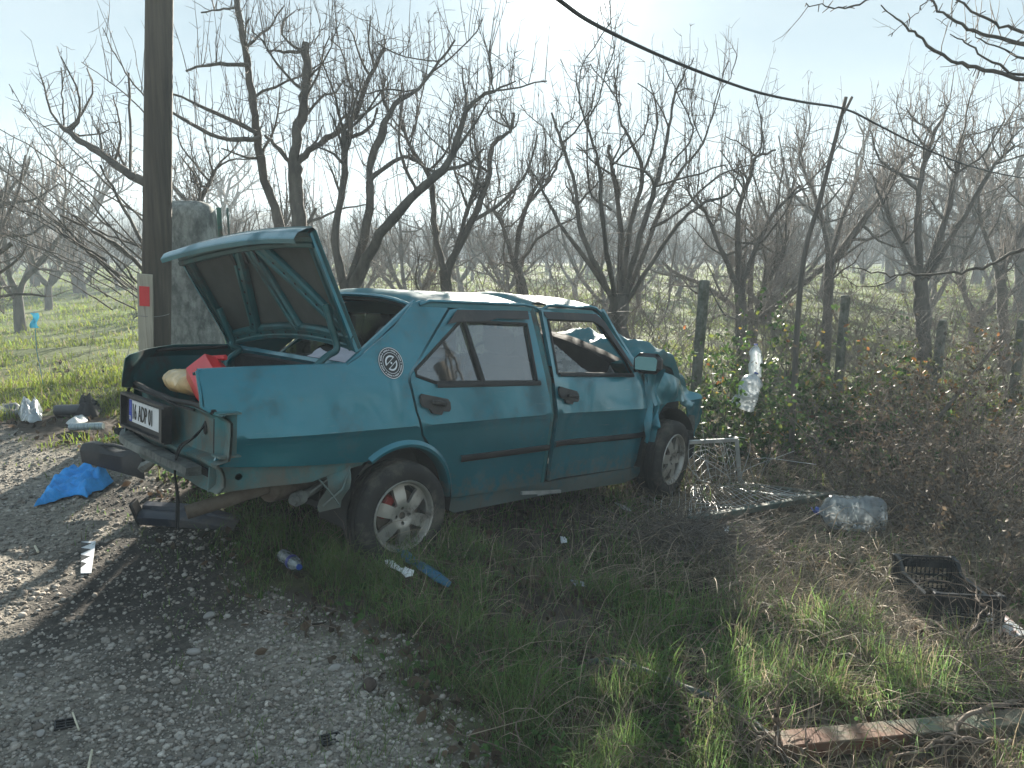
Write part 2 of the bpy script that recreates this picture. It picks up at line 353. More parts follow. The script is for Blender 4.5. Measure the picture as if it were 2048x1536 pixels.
M['ink'] = mat('plate_black', (.012, .012, .012), rough=.5, var=.1)
M['blue'] = mat('plate_blue', (.01, .05, .42), rough=.4, var=.1)
M['redp'] = mat('red_plastic', (.62, .02, .025), rough=.4, var=.12, coat=.2)
M['cloth'] = mat('pale_cloth', (.52, .47, .52), rough=.9, var=.15, vscale=8, bump=.003, bscale=40)
M['tan'] = mat('light_tan', (.60, .42, .20), rough=.45, var=.3, vscale=12, coat=.4)
M['wire'] = mat('steel_wire', (.30, .30, .28), rough=.5, metal=.6, var=.3)
# ================================================================== THE CAR
car = empty('sedan_car', (-1.1688, 4.5086, CAMZ - 1.6463))
_y, _p, _r = np.radians([43.875, 5.331, -1.14])
CARM = (Matrix.Rotation(_y, 3, 'Z') @ Matrix.Rotation(_p, 3, 'Y') @ Matrix.Rotation(_r, 3, 'X'))
car.rotation_euler = CARM.to_euler()
tag(car, "wrecked teal green sedan with its boot lid up and its nose in the ditch", "car")
CARN = np.array(CARM); CARO = np.array(car.location)
def cw(p): return np.asarray(p, float) @ CARN.T + CARO
def Yb(x, z):
    x = np.asarray(x, float); z = np.asarray(z, float)
    y = np.where(z > .88, .770 - (z - .88) * .43, np.where(z > .668, .818 - (z - .668) * .225, .812 - (.668 - z) * .125 ))
    y = y - .10 * np.clip((-.45 - x) / .6, 0, 1) ** 2 - .09 * np.clip((x - 2.35) / .7, 0, 1) ** 2
    return y
def dent(x, z, L):
    d = 0
    for (cx, cz, sx, sz, a) in L: d = d + a * np.exp(-((x - cx) / sx) ** 2 - ((z - cz) / sz) ** 2)
    return d
DQ = [(.02, .86, .05, .13, -.012), (-.07, .80, .05, .10, .008), (-.2, .78, .10, .07, -.006), (-.6, .8, .2, .1, -.006), (.08, 1.0, .05, .08, -.007), (-.75, .62, .15, .06, -.008)]
def spanel(name, outline, m, parent=None, side=1, holes=(), sp=.04, t=.010, dy=0.0, dents=(), disp=None, rows=(.668,), crease=30, label=None):
    V, F = cdt(outline, holes, sp, [r for r in rows if min(p[1] for p in outline) < r < max(p[1] for p in outline)])
    x, z = V[:, 0], V[:, 1]; y = Yb(x, z) + dy + dent(x, z, dents)
    if disp is not None: x, y, z = disp(x, y, z)
    V3 = np.stack([x, -y * side, z], 1)
    if side < 0: F = [f[::-1] for f in F]
    W, G = shell(V3, F, np.array([0, t * side, 0]))
    b = MB(); b.add(W, G); o = b.build(name, m, parent or car, crease=crease)
    if label: o['label'] = label
    return o
def arc(cx, cz, r, a0, a1, n): return [(cx + r * math.cos(math.radians(a0 + (a1 - a0) * i / n)), cz + r * math.sin(math.radians(a0 + (a1 - a0) * i / n))) for i in range(n + 1)]
ARC = (.02, .23)
Q_OUT = [(.445, 1.305), (.255, 1.125), (.072, .945), (.060, .905), (.082, .75), (.122, .62), (.178, .545)] + arc(*ARC, .345, 62, 124, 10) + \
        [(-.22, .505), (-.60, .525), (-.985, .548), (-.968, .60), (-.915, .612), (-.898, .64), (-.898, .75), (-.915, .785), (-.985, .797), (-1.012, .81), (-1.02, .97), (-.99, .986), (-.66, .998), (-.30, 1.0), (-.22, 1.035), (.05, 1.20), (.20, 1.325), (.26, 1.345), (.445, 1.348)]
qr = spanel('rear_quarter_panel', Q_OUT, M['paint'], side=1, sp=.035, dents=DQ, t=.012)
ql_dis = lambda x, y, z: (x, y - .30 * np.clip((-.62 - x) / .4, 0, 1) ** 1.3 * (z < 1.2) + .012 * np.sin(x * 19 + z * 11) * np.clip((-.5 - x) / .3, 0, 1), z - .02 * np.clip((-.6 - x) / .4, 0, 1))
ql = spanel('rear_quarter_panel', Q_OUT, M['paint_in'], side=-1, sp=.045, t=.012, disp=ql_dis, label='far rear wing pushed inwards by the crash')
# folded lip along the near wing top and lamp corner return
b = MB(); P = [(-1.02, -(.0 + float(Yb(-1.02, .98))) + .012, .975), (-.66, -float(Yb(-.66, .99)) + .012, .992), (-.30, -float(Yb(-.3, 1.0)) + .012, .998)]
b.tube(cat_rom(P, 4), .011, 8); P2 = [(p[0], p[1] + .045, p[2] - .018) for p in P]; b.tube(cat_rom(P2, 4), .008, 6)
V = np.array([[p, (p[0], p[1] + .05, p[2] - .016)] for p in cat_rom(P, 4)]); b.grid(V, flip=False)
b.tube([(-1.022, -(float(Yb(-1.02, z_))) + .008, z_) for z_ in (.975, .93, .88, .82)] + [(-.988, -(float(Yb(-.98, .80))) + .008, .797)], .009, 6); b.build('boot_gutter', M['paint'], car)
# doors -----------------------------------------------------------------
RD = [(.457, 1.298), (.268, 1.118), (.085, .940), (.073, .902), (.096, .75), (.137, .62), (.20, .545)] + arc(*ARC, .360, 50, 6, 6) + [(.385, .222), (1.160, .215), (1.163, .50), (1.132, .79), (1.118, .88), (1.125, 1.0), (1.128, 1.328), (.60, 1.318)]
RW = [(.520, 1.235), (.118, .965), (.118, .935), (.235, .898), (1.035, .878), (1.066, 1.228)]
FD = [(1.215, 1.325), (1.170, .90), (1.178, .57), (1.19, .235), (2.12, .235), (2.235, .43), (2.21, .67), (2.135, .90), (2.06, 1.01), (1.82, 1.30), (1.76, 1.33)]
FW = [(1.262, 1.262), (1.222, .925), (2.035, .905), (1.98, .99), (1.80, 1.225), (1.74, 1.262)]
fdis = lambda x, y, z: (x, y + .028 * np.clip((1.45 - x) / .28, 0, 1) ** 2 - .012 * np.exp(-((x - 1.3) / .1) ** 2 - ((z - .5) / .3) ** 2) + .006 * np.sin(x * 9) * np.exp(-((z - .8) / .12) ** 2) - .05 * np.clip((x - 2.05) / .2, 0, 1) ** 2 * (z < .95), z - .035 * (z < .95) * (x - 1.2) * .6)
def lines(name, xs, z, dy, m, parent, side=1, hh=.018, zf=None, disp=None):
    b = MB(); x = np.array(xs); zc = np.array([z if zf is None else zf(v) for v in x]); ring = []
    for dz, dd in ((-hh, 0), (-hh * .8, dy), (0, dy * 1.3), (hh * .8, dy), (hh, 0)):
        yy = Yb(x, zc + dz) + dd; X, YY, ZZ = (x, yy, zc + dz) if disp is None else disp(x, yy, zc + dz); ring.append(np.stack([X, -YY * side, ZZ], 1))
    b.grid(np.array(ring), flip=(side < 0)); return b.build(name, m, parent, crease=60)
def handle(x, z, parent, side=1, disp=None):
    b = MB(); out = [(-.10, .02), (-.085, .037), (.085, .037), (.10, .02), (.10, -.015), (.085, -.032), (.045, -.036), (.03, -.058), (-.03, -.058), (-.045, -.036), (-.085, -.032), (-.10, -.015)]
    V, F = cdt([(x + a, z + c - .02 * (a / .1)) for a, c in out], (), .02)
    y = Yb(V[:, 0], V[:, 1]) + .016; xx, zz = V[:, 0], V[:, 1]
    if disp: xx, y, zz = disp(xx, y, zz)
    W, G = shell(np.stack([xx, -y * side, zz], 1), F if side > 0 else [f[::-1] for f in F], np.array([0, .02 * side, 0])); b.add(W, G)
    yc = float(Yb(x, z)) + (.03 if not disp else .045)
    b.box((x + .01, -yc * side, z + .004 - (.012 if disp else 0)), (.10, .022, .026), rot=(0, .15, 0), bev=.006)
    return b.build('door_handle', M['black'], parent)
def loop_tube(name, pts, r, m, parent, side=1, dy=0, disp=None, sp=.05):
    P = dens(pts, sp); P.append(P[0]); P = np.array(P); x, z = P[:, 0], P[:, 1]; y = Yb(x, z) + dy
    if disp: x, y, z = disp(x, y, z)
    b = MB(); b.tube(np.stack([x, -y * side, z], 1), r, 6, caps=False); return b.build(name, m, parent)
def glass(name, pts, parent, side=1, m='glass', dy=-.014, disp=None):
    V, F = cdt(pts, (), .12); y = Yb(V[:, 0], V[:, 1]) + dy; x, z = V[:, 0], V[:, 1]
    if disp: x, y, z = disp(x, y, z)
    V3 = np.stack([x, -y * side, z], 1); b = MB(); b.add(V3, F if side > 0 else [f[::-1] for f in F]); return b.build(name, M[m], parent)
for side in (1, -1):
    pm = M['paint'] if side > 0 else M['paint_in']
    d = spanel('rear_door', RD, pm, side=side, holes=[RW], sp=.035 if side > 0 else .06, t=.03, dents=[(.2, .8, .08, .1, -.004), (.9, .55, .3, .1, .004)])
    loop_tube('window_seal', RW, .010, M['rubber'], d, side)
    g = glass('window_glass', RW, d, side)
    b = MB(); P = np.array([(.545, 1.235), (.59, .89)]); P = np.array(dens(P, .05, False)); y = Yb(P[:, 0], P[:, 1]) + .0
    b.tube(np.stack([P[:, 0], -y * side, P[:, 1]], 1), .014, 6); b.build('window_divider', M['rubber'], d)
    lines('trim_strip', np.linspace(.42, 1.155, 10), .44, .012, M['black'], d, side, .021, zf=lambda v: .455 - .0 * v)
    lines('lower_window_trim', np.linspace(.24, 1.06, 9), .885, .010, M['rubber'], d, side, .016, zf=lambda v: .885 - .018 * (v - .24))
    if side > 0: handle(.215, .788, d)
    df = [(.50, 1.300), (.40, 1.215), (.50, 1.232), (.72, 1.238), (.80, 1.258), (1.08, 1.258), (1.085, 1.312)]
    if side > 0:
        o = spanel('wind_deflector', df, M['black'], d, 1, sp=.05, t=.004, dy=.022)
    # front door
    fdd = fdis if side > 0 else None
    d2 = spanel('front_door', FD, pm, side=side, holes=[FW], sp=.035 if side > 0 else .06, t=.03, disp=fdd)
    loop_tube('window_seal', FW, .010, M['rubber'], d2, side, disp=fdd)
    lines('trim_strip', np.linspace(1.19, 2.19, 12), .44, .012, M['black'], d2, side, .021, zf=lambda v: .475, disp=fdd)
    lines('lower_window_trim', np.linspace(1.24, 2.03, 9), .9, .012, M['rubber'], d2, side, .014, zf=lambda v: .92 - .012 * (v - 1.24), disp=fdd)
    if side > 0:
        handle(1.30, .792, d2, disp=fdis)
        o = spanel('wind_deflector', [(1.235, 1.312), (1.235, 1.285), (1.26, 1.268), (1.72, 1.262), (1.80, 1.22), (2.0, .955), (2.03, .955), (1.835, 1.262), (1.76, 1.312)], M['black'], d2, 1, sp=.05, t=.004, dy=.022)
        # shattered side glass left in the rear lower corner
        g = glass('broken_glass', [(1.225, .92), (1.62, .905), (1.50, .955), (1.36, 1.06), (1.235, 1.15)], d2, 1, 'clear')
# dark door pillar seen through the gap and its edge lamp glints
for s in (1, -1):
    P = [(1.15, -s * (Yb(1.15, z) - .035), z) for z in (.23, .45, .66, .88, 1.1, 1.32)]; P = np.array([[p[0], float(p[1]), p[2]] for p in P]); b = MB(); b.tube(P, .045, 6); b.build('door_pillar', M['paint_in'], car)
# sill and arch lip -------------------------------------------------------
spanel('sill', [(.39, .215), (.375, .16), (.44, .125), (2.05, .125), (2.2, .16), (2.24, .235), (1.17, .215)], M['paint'], side=1, t=.05, dy=-.012, disp=lambda x, y, z: (x, y, z - .025 * np.clip(x - 1.2, 0, 2)))
spanel('sill', [(.39, .215), (.375, .16), (.44, .125), (2.05, .125), (2.2, .16), (2.24, .235), (1.17, .215)], M['paint_in'], side=-1, t=.05, dy=-.012)
b = MB()
for (r0, dy) in ((0, 0),):
    A = np.radians(np.linspace(2, 128, 22)); V = []
    for rr, dd in ((.372, 0.0), (.362, .012), (.350, .021), (.335, .020), (.326, .008), (.326, -.05)):
        x = ARC[0] + rr * np.cos(A); z = ARC[1] + rr * np.sin(A); V.append(np.stack([x, -(Yb(x, z) + dd), z], 1))
    b.grid(np.array(V), flip=True)
b.build('wheel_arch_lip', M['paint'], car)
# wheel wells
for nm, cx, cz, s in (('wheel_well', .02, .25, 1), ('wheel_well', 2.50, .30, 1), ('wheel_well', .02, .25, -1)):
    b = MB(); A = np.radians(np.linspace(-15, 195, 18)); V = []
    for yy in (-.79, -.60, -.52): V.append(np.stack([cx + .345 * np.cos(A), np.full(A.shape, yy * s), cz + .335 * np.sin(A)], 1))
    b.grid(np.array(V)); W = np.stack([cx + .345 * np.cos(A), np.full(A.shape, -.52 * s), cz + .345 * np.sin(A)], 1); b.add(W, [list(range(len(W)))]); b.build(nm, M['rubber'], car)
# roof ---------------------------------------------------------------------
def roofz(x, y):
    w = .575; z = 1.345 + .055 * (1 - np.abs(y / w) ** 2.6) + .018 * (x - .24) / 1.6
    z = z - .030 * np.exp(-((x - 1.10 - .10 * (y + .575)) / .045) ** 2) + .020 * np.exp(-((x - 1.20) / .08) ** 2) * (.6 - y) + .006 * np.sin(x * 17 + y * 6) * (x > 1.15)
    return z - .05 * np.clip((x - 1.72) / .14, 0, 1) ** 2 - .035 * np.clip((.32 - x) / .1, 0, 1) ** 2
xs = np.linspace(.215, 1.86, 60); ys = np.linspace(-.575, .575, 30); X, Yg = np.meshgrid(xs, ys, indexing='ij'); V = np.stack([X, Yg, roofz(X, Yg)], -1)
b = MB(); b.grid(V, flip=False); M['paint_dusty'] = mat('dusty_teal_paint', (.012, .13, .155), rough=.6, metal=.0, spec=.3, coat=.10, var=.15, vscale=3, dirt=(.07, .15, .16), dirt_amt=.5, dirt_scale=5, coat_rough=.15)
roof = b.build('roof', M['paint_dusty'], car, crease=50)
b = MB(); V2 = V.copy(); V2[:, :, 2] = np.minimum(V2[:, :, 2] - .035, 1.345); V2[:, :, 1] *= .97; b.grid(V2, flip=True)
b.build('headliner', M['dark'], car)
b = MB()
for s in (-1, 1):
    xx = np.linspace(.24, 1.85, 24); b.tube(np.stack([xx, np.full(24, s * .583), roofz(xx, np.full(24, .574)) - .006], 1), .012, 6)
    b.box((1.0, s * .572, 1.322), (1.5, .03, .035), bev=.005)
b.build('roof_gutter', M['paint'], car)
b = MB(); b.tube([(.215, y, float(roofz(.215, y)) - .006) for y in np.linspace(-.57, .57, 14)], .013, 6); b.build('window_channel', M['paint'], car); b = MB(); b.tube([(1.86, y, float(roofz(1.86, y)) - .006) for y in np.linspace(-.57, .57, 14)], .014, 6)
b.build('window_channel', M['paint'], car)
# screen pillars
b = MB()
for s in (1, -1):
    P = np.array([(1.85, -s * .575, 1.335), (1.97, -s * .60, 1.19), (2.09, -s * .655, 1.02), (2.17, -s * .705, .91)]); b = MB(); b.tube(P, [.026, .026, .028, .032], 6); b.build('screen_pillar', M['paint'], car)
b = MB(); b.tube([(1.86, -.56, 1.31), (2.18, -.69, .93)], .012, 5); b.tube([(1.86, .56, 1.31), (2.18, .69, .93)], .012, 5); b.build('screen_seal', M['rubber'], car)
# rear shelf, screen surround
b = MB(); b.tube([(-.27, y, .985) for y in np.linspace(-.66, .66, 6)], .022, 6)
for s in (1, -1): b.tube([(-.27, s * .66, .985), (.0, s * .60, 1.17), (.23, s * .55, 1.33)], .018, 6)
b.build('rear_screen_surround', M['paint'], car)
b = MB(); b.box((.05, 0, .93), (.62, 1.28, .03)); b.build('parcel_shelf', M['dark'], car)
# seats ----------------------------------------------------------------------
def seat(x, y, w, name='front_seat', rest=True, tilt=-.28):
    b = MB(); b.box((x, y, .42), (.5, w, .16), bev=.05); b.box((x - .26, y, .72), (.13, w * .95, .60), rot=(0, tilt, 0), bev=.05); o = b.build(name, M['dark'], car)
    if rest:
        for yy in ((y,) if w < .8 else (y - .33, y + .33)):
            c = MB(); c.box((x - .37, yy, 1.10), (.09, .25, .17), rot=(0, tilt, 0), bev=.035); c.build('headrest', M['dark'], o)
    return o
seat(1.45, -.36, .48); seat(1.45, .36, .48); seat(.62, 0, 1.2, 'rear_seat', True, -.3)
b = MB(); b.box((1.0, 0, .22), (2.6, 1.45, .04)); b.build('cabin_floor', M['dark'], car)
# buckled dashboard arch and steering wheel, windscreen fallen in
b = MB(); yy = np.linspace(-.66, .62, 22); V = []
for (dx, zz) in ((.0, .70), (-.02, .86), (.03, .955), (.14, .975), (.30, .93)):
    V.append(np.stack([1.86 + dx - .12 * np.sin((yy + .66) / 1.28 * PI), yy, np.full(yy.shape, zz) + .185 * np.sin((yy + .70) / 1.28 * PI) ** 1.0 * (zz > .8)], 1))
b.grid(np.array(V)); b.grid(np.array(V), flip=True); b.build('dashboard', M['dark'], car, label='dark dashboard buckled up into an arch')
b = MB(); A = np.linspace(0, 2 * PI, 25); b.tube([(1.55 + .07 * math.sin(a) , .34 + .18 * math.cos(a), .88 + .17 * math.sin(a)) for a in A], .014, 6, caps=False)
b.box((1.56, .34, .88), (.03, .3, .05), rot=(0, .4, 0)); b.build('steering_wheel', M['black'], car)
# windscreen shard lying across the passenger side
V, F = cdt([(-.58, 0), (.42, .02), (.5, .20), (.2, .30), (-.25, .34), (-.55, .16)], (), .08)
V3 = np.stack([1.98 - V[:, 1] * .35 + .03 * np.sin(V[:, 0] * 9), V[:, 0] - .02, .875 + V[:, 1] * .55 + .02 * np.sin(V[:, 0] * 7)], 1)
W, G = shell(V3, F, np.array([.012, 0, .004])); b = MB(); b.add(W, G)
M['crazed'] = mat('crazed_glass', (.40, .47, .50), rough=.35, var=.25, vscale=60, bump=.002, bscale=150)
b.build('windscreen', M['crazed'], car, label='crazed windscreen hanging inside the cabin')
# front wing and bonnet (crumpled) ---------------------------------------------
def crump(x, y, z):
    k = np.clip((x - 2.25) / .5, 0, 1)
    n = np.array([noise.noise(Vector((a * 4.2, c * 5.0, 1.7))) for a, c in zip(x, z)]) + .5 * np.array([abs(noise.noise(Vector((a * 9, c * 8, 4.7)))) for a, c in zip(x, z)])
    return x + .03 * n * k, y + .075 * n * (.35 + .65 * k) - .03 * k, z + .02 * n * k
FWNG = [(2.155, .895), (2.24, .935), (2.38, .905), (2.55, .855), (2.75, .79), (2.93, .69), (2.99, .57), (2.985, .44), (2.935, .35), (2.865, .40), (2.80, .52), (2.72, .62), (2.58, .685), (2.44, .68), (2.33, .60), (2.27, .46), (2.245, .45), (2.225, .67)]
spanel('front_wing', FWNG, M['paint'], side=1, sp=.028, t=.008, disp=crump, crease=24, label='crumpled near front wing')
spanel('front_wing', FWNG, M['paint_in'], side=-1, sp=.05, t=.008, disp=crump, crease=24)
b = MB(); V = np.array([[(2.80 + .03 * math.sin(i), -.80 + .03 * j, .56 - .06 * i) for j in range(4)] for i in range(5)]); V[:, :, 0] += np.linspace(0, -.03, 5)[:, None]
b.grid(V); b.build('wheel_arch_liner', M['mudmetal'], car)
# wrinkled strip of the wing folded behind the door
b = MB(); V = []
for z in np.linspace(.94, .40, 34):
    row = []
    for t in np.linspace(0, 1, 15):
        fx = 2.165 + .125 * t + .018 * noise.noise(Vector((z * 5, 0, 1))) ; fy = -.775 - .045 * math.sin(t * PI * 3.1 + 1.2 * math.sin(z * 6)) * (.5 + .5 * math.sin(z * 7 + 1) ** 2) - .02 + .06 * t * (z > .5) * noise.noise(Vector((z * 7, t * 3, 5)))
        row.append((fx, fy, z))
    V.append(row)
V = np.array(V); b.grid(V); b.grid(V + np.array([0, .006, 0]), flip=True); b.build('folded_wing_edge', M['paint'], car, crease=50)
def hood(u, v):     # u 0..1 back to front, v -1..1
    x = 2.16 + .90 * u; hw = .70 - .10 * u ** 2; n = noise.noise(Vector((u * 5.5, v * 3.4, .3))) + .5 * noise.noise(Vector((u * 12, v * 9, 3.3)))
    z = .97 + .21 * math.sin(min(1, u * 1.05) ** .8 * PI) * (1 - .25 * v * v) - .27 * u ** 2.2 + .060 * n - .05 * abs(v) ** 3
    return (x + .03 * n, v * hw, z)
b = MB(); V = np.array([[hood(u, v) for v in np.linspace(-1, 1, 40)] for u in np.linspace(0, 1, 34)]); V = np.concatenate([V[:, :1] + np.array([0, .005, -.09]), V[:, :1] + np.array([0, -.012, -.02]), V, V[:, -1:] + np.array([0, .012, -.02]), V[:, -1:] + np.array([0, -.005, -.09])], 1)
b.grid(V); b.grid(V - np.array([0, 0, .012]), flip=True); b.build('bonnet', M['paint_dusty'], car, crease=26, label='buckled bonnet bulging upwards')
b = MB(); b.box((2.75, 0, .55), (.45, 1.1, .35), bev=.05); b.box((2.9, 0, .42), (.1, 1.2, .2), bev=.03); b.tube([(2.6, -.4, .74), (2.6, .3, .78)], .05, 8); b.build('engine_block', M['dark'], car)
# wing mirror
b = MB(); b.box((2.06, -.86, .985), (.09, .20, .145), rot=(0, 0, .35), bev=.045); b.tube([(2.06, -.79, .955), (2.07, -.745, .93)], .022, 6); wm = b.build('wing_mirror', M['black'], car)
b = MB(); V, F = cdt([(-.075, -.045), (.075, -.045), (.08, .03), (.06, .048), (-.06, .048), (-.08, .03)], (), .1)
Rm = np.array(Euler((0, 0, .35)).to_matrix()); V3 = np.stack([np.full(len(V), -.041), V[:, 0], V[:, 1]], 1) @ Rm.T + np.array([2.05, -.86, .985]); b.add(V3, [f[::-1] for f in F])
M['mirror'] = mat('mirror_glass', (.10, .19, .19), rough=.06, metal=1, var=.02); b.build('mirror_glass', M['mirror'], wm)
# rear panel --------------------------------------------------------------------
def rp(y, z, x=-.975):         # point on the rear panel; the far side is pushed in
    k = np.clip((y - .15) / .6, 0, 1); return (x + .16 * k ** 1.5 + .006 * math.sin(y * 17 + z * 20), y, z)
rows_ = [(.545, 0), (.555, -.015), (.572, -.02), (.585, 0.03), (.60, .035), (.70, .035), (.755, .03), (.775, .01), (.788, -.01), (.795, .0)]
ysr = np.linspace(-.80, .72, 34)
V = np.array([[rp(y, z + .012 * max(0, y) , -.975 + dx) for y in ysr] for z, dx in rows_]); 
b = MB(); b.grid(V, flip=True); b.grid(V + np.array([.012, 0, 0])); rpan = b.build('rear_panel', M['paint_dirty'], car, crease=35)
b = MB()   # lip with weatherstrip
b.tube([(rp(y, .797 + .006 * math.sin(y * 9) + .012 * max(0, y)))  for y in np.linspace(-.72, .66, 24)], .014, 6)
b.tube([(rp(y, .783 + .008 * math.sin(y * 7 + 1), -.985)) for y in np.linspace(-.5, .6, 20)], .007, 5)
P = [rp(.62, .80), (-.86, .60, .86), (-.88, .59, .93), (-.80, .62, .965), (-.55, .67, .975), (-.30, .68, .985)]
b.tube(cat_rom(P, 5), .011, 6)
b.build('boot_seal', M['rubber'], car)
b = MB()   # recessed lamp corner
V = np.array([[(-.968 + .075 * t, -.70 - .065 * math.sin(t * PI / 2), z) for t in np.linspace(0, 1, 6)] for z in (.60, .66, .73, .795)])
b.grid(V, flip=True); b.box((-.93, -.74, .60), (.10, .09, .008)); b.box((-.93, -.74, .795), (.10, .09, .008)); lr = b.build('lamp_recess', M['paint_dirty'], car)
b = MB(); b.lathe([(.0, -.004), (.018, -.003), (.02, 0)], 10, 'x', M=Matrix.Translation((-.948, -.55, .70)) @ Matrix.Scale(1.7, 4, (0, 0, 1))); b.lathe([(.0, -.004), (.012, 0)], 8, 'x', M=Matrix.Translation((-.944, -.64, .64))); b.build('lamp_hole', M['rubber'], rpan)
# hanging wiring
b = MB()
for k in range(3):
    P = [(-.95, -.545, .71), (-1.0, -.53 - .01 * k, .66), (-1.02, -.46 + .01 * k, .60), (-1.04, -.44, .50), (-1.03, -.44 + .012 * k, .35), (-1.04, -.45 - .01 * k, .22)]
    b.tube(cat_rom(np.array(P) + rng.normal(0, .006, (6, 3)), 5), .005, 5)
b.tube(cat_rom([(-.87, .60, .86), (-.93, .56, .74), (-.95, .50, .66), (-.93, .52, .56), (-.90, .50, .46)], 5), .009, 5)
b.tube(cat_rom([(-.89, .57, .82), (-.97, .50, .70), (-.99, .46, .60), (-.93, .44, .50)], 5), .006, 5)
b.build('hanging_wires', M['rubber'], car)
# bumper beam and lower apron
b = MB(); P = [rp(y, .515 - .03 * max(0, y) , -1.01) for y in np.linspace(-.62, .60, 12)]
for p, q_ in zip(P[:-1], P[1:]):
    pass
V = []
for p in P: V.append([(p[0], p[1], p[2] + .022), (p[0] - .05, p[1], p[2] + .018), (p[0] - .055, p[1], p[2] - .016), (p[0], p[1], p[2] - .022), (p[0] + .02, p[1], p[2] - .02), (p[0] + .02, p[1], p[2] + .02), (p[0], p[1], p[2] + .022)])
b.grid(np.array(V)); b.add(np.array(V[0][:6]), [[0, 1, 2, 3, 4, 5]]); b.build('bumper_beam', M['mudmetal'], car)
b = MB(); V = np.array([[rp(y, z, x_) for y in np.linspace(-.765, .60, 24)] for z, x_ in ((.548, -.965), (.53, -.955), (.50, -.95), (.46, -.955), (.432, -.985), (.425, -.97))]); V[:, :, 2] += (np.linspace(-.765, .60, 24) > 0) * .0
b.grid(V, flip=True); b.grid(V + np.array([.01, 0, 0])); b.build('rear_apron', M['paint_dirty'], car)
spanel('lower_side_apron', [(-.985, .545), (-.60, .522), (-.22, .502), (-.16, .515), (-.20, .49), (-.30, .475), (-.42, .455), (-.50, .43), (-.75, .43), (-.985, .425)], M['paint_dirty'], side=1, sp=.04, t=.012, dy=-.022,
       holes=[arc(-.86, .49, .017, 0, 330, 11)])
b = MB()   # bent inner flap behind the wheel
V = np.array([[(-.30 - .12 * u + .02 * math.sin(6 * u * v), -.77 + .05 * u - .02 * math.sin(v * 5), .49 - .21 * v - .03 * u) for u in np.linspace(0, 1, 6)] for v in np.linspace(0, 1, 7)])
b.grid(V); b.tube([(-.30, -.775, .49), (-.34, -.78, .38), (-.44, -.76, .30)], .006, 5); b.tube([(-.46, -.74, .44), (-.40, -.77, .36), (-.36, -.78, .30)], .005, 5); b.build('bent_arch_flap', M['paint_dirty'], car)
# number plate
def ry(y, z, x): return np.array(rp(y, z, x))
pl = MB(); cx_ = -1.005
def plq(b_, y0, y1, z0, z1, x, d=.006): b_.box((x, (y0 + y1) / 2, (z0 + z1) / 2), (d, abs(y1 - y0), abs(z1 - z0)))
pl.box((cx_, .03, .672), (.012, .62, .165)); plq(pl, .335, .35, .59, .755, cx_ - .015, .036); plq(pl, -.285, -.25, .59, .755, cx_ - .02, .05)
pl.box((cx_ - .015, .032, .760), (.036, .635, .012)); pl.box((cx_ - .015, .032, .588), (.036, .635, .012))
hold = pl.build('plate_holder', M['black'], car)
b = MB(); plq(b, .255, -.240, .622, .738, cx_ - .012); npl = b.build('number_plate', M['white'], hold)
b = MB(); plq(b, .254, .217, .623, .737, cx_ - .0165, .002); b.build('blue_band', M['blue'], npl)
def text_mesh(name, txt, size, m, parent, loc, rot, sx=1.0, ext=.0008, align='LEFT'):
    cu = bpy.data.curves.new(name, 'FONT'); cu.body = txt; cu.size = size; cu.extrude = ext; cu.align_x = align; cu.resolution_u = 3
    o = bpy.data.objects.new(name, cu); COL.objects.link(o); dg = bpy.context.evaluated_depsgraph_get(); dg.update()
    me = bpy.data.meshes.new_from_object(o.evaluated_get(dg)); bpy.data.objects.remove(o)
    o2 = bpy.data.objects.new(name, me); COL.objects.link(o2); me.materials.clear(); me.materials.append(m)
    o2.location = loc; o2.rotation_euler = rot; o2.scale = (sx, 1, 1)
    if parent is not None: o2.parent = parent
    return o2
text_mesh('plate_characters', '16', .118, M['ink'], npl, (cx_ - .0175, .210, .640), (PI / 2, 0, -PI / 2), .56, .001)
text_mesh('plate_characters', 'ADP', .118, M['ink'], npl, (cx_ - .0175, .118, .640), (PI / 2, 0, -PI / 2), .56, .001)
text_mesh('plate_characters', '01', .118, M['ink'], npl, (cx_ - .0175, -.028, .640), (PI / 2, 0, -PI / 2), .56, .001)
text_mesh('country_letters', 'TR', .03, M['white'], npl, (cx_ - .019, .250, .632), (PI / 2, 0, -PI / 2), .8, .0004)
# boot: floor, walls
b = MB(); b.box((-.60, 0, .50), (.74, 1.34, .03)); b.box((-.25, 0, .72), (.03, 1.3, .45)); b.box((-.62, -.66, .72), (.66, .03, .42)); b.build('boot_lining', M['felt'], car)
b = MB(); V = np.array([[(x, .70 - .26 * max(0, (-.6 - x) / .4) ** 1.3 - .035 * math.sin(v * PI) , .53 + .40 * v) for x in np.linspace(-.93, -.30, 12)] for v in np.linspace(0, 1, 8)])
b.grid(V, flip=False); b.build('boot_side_wall', M['paint_in'], car)
b = MB()
for k in range(2): b.tube([(-.45 - .2 * k, -.5, .52), (-.50 - .2 * k, -.3, .56), (-.6, -.05, .54)], .02, 6)
b.build('boot_tools', M['mudmetal'], car)
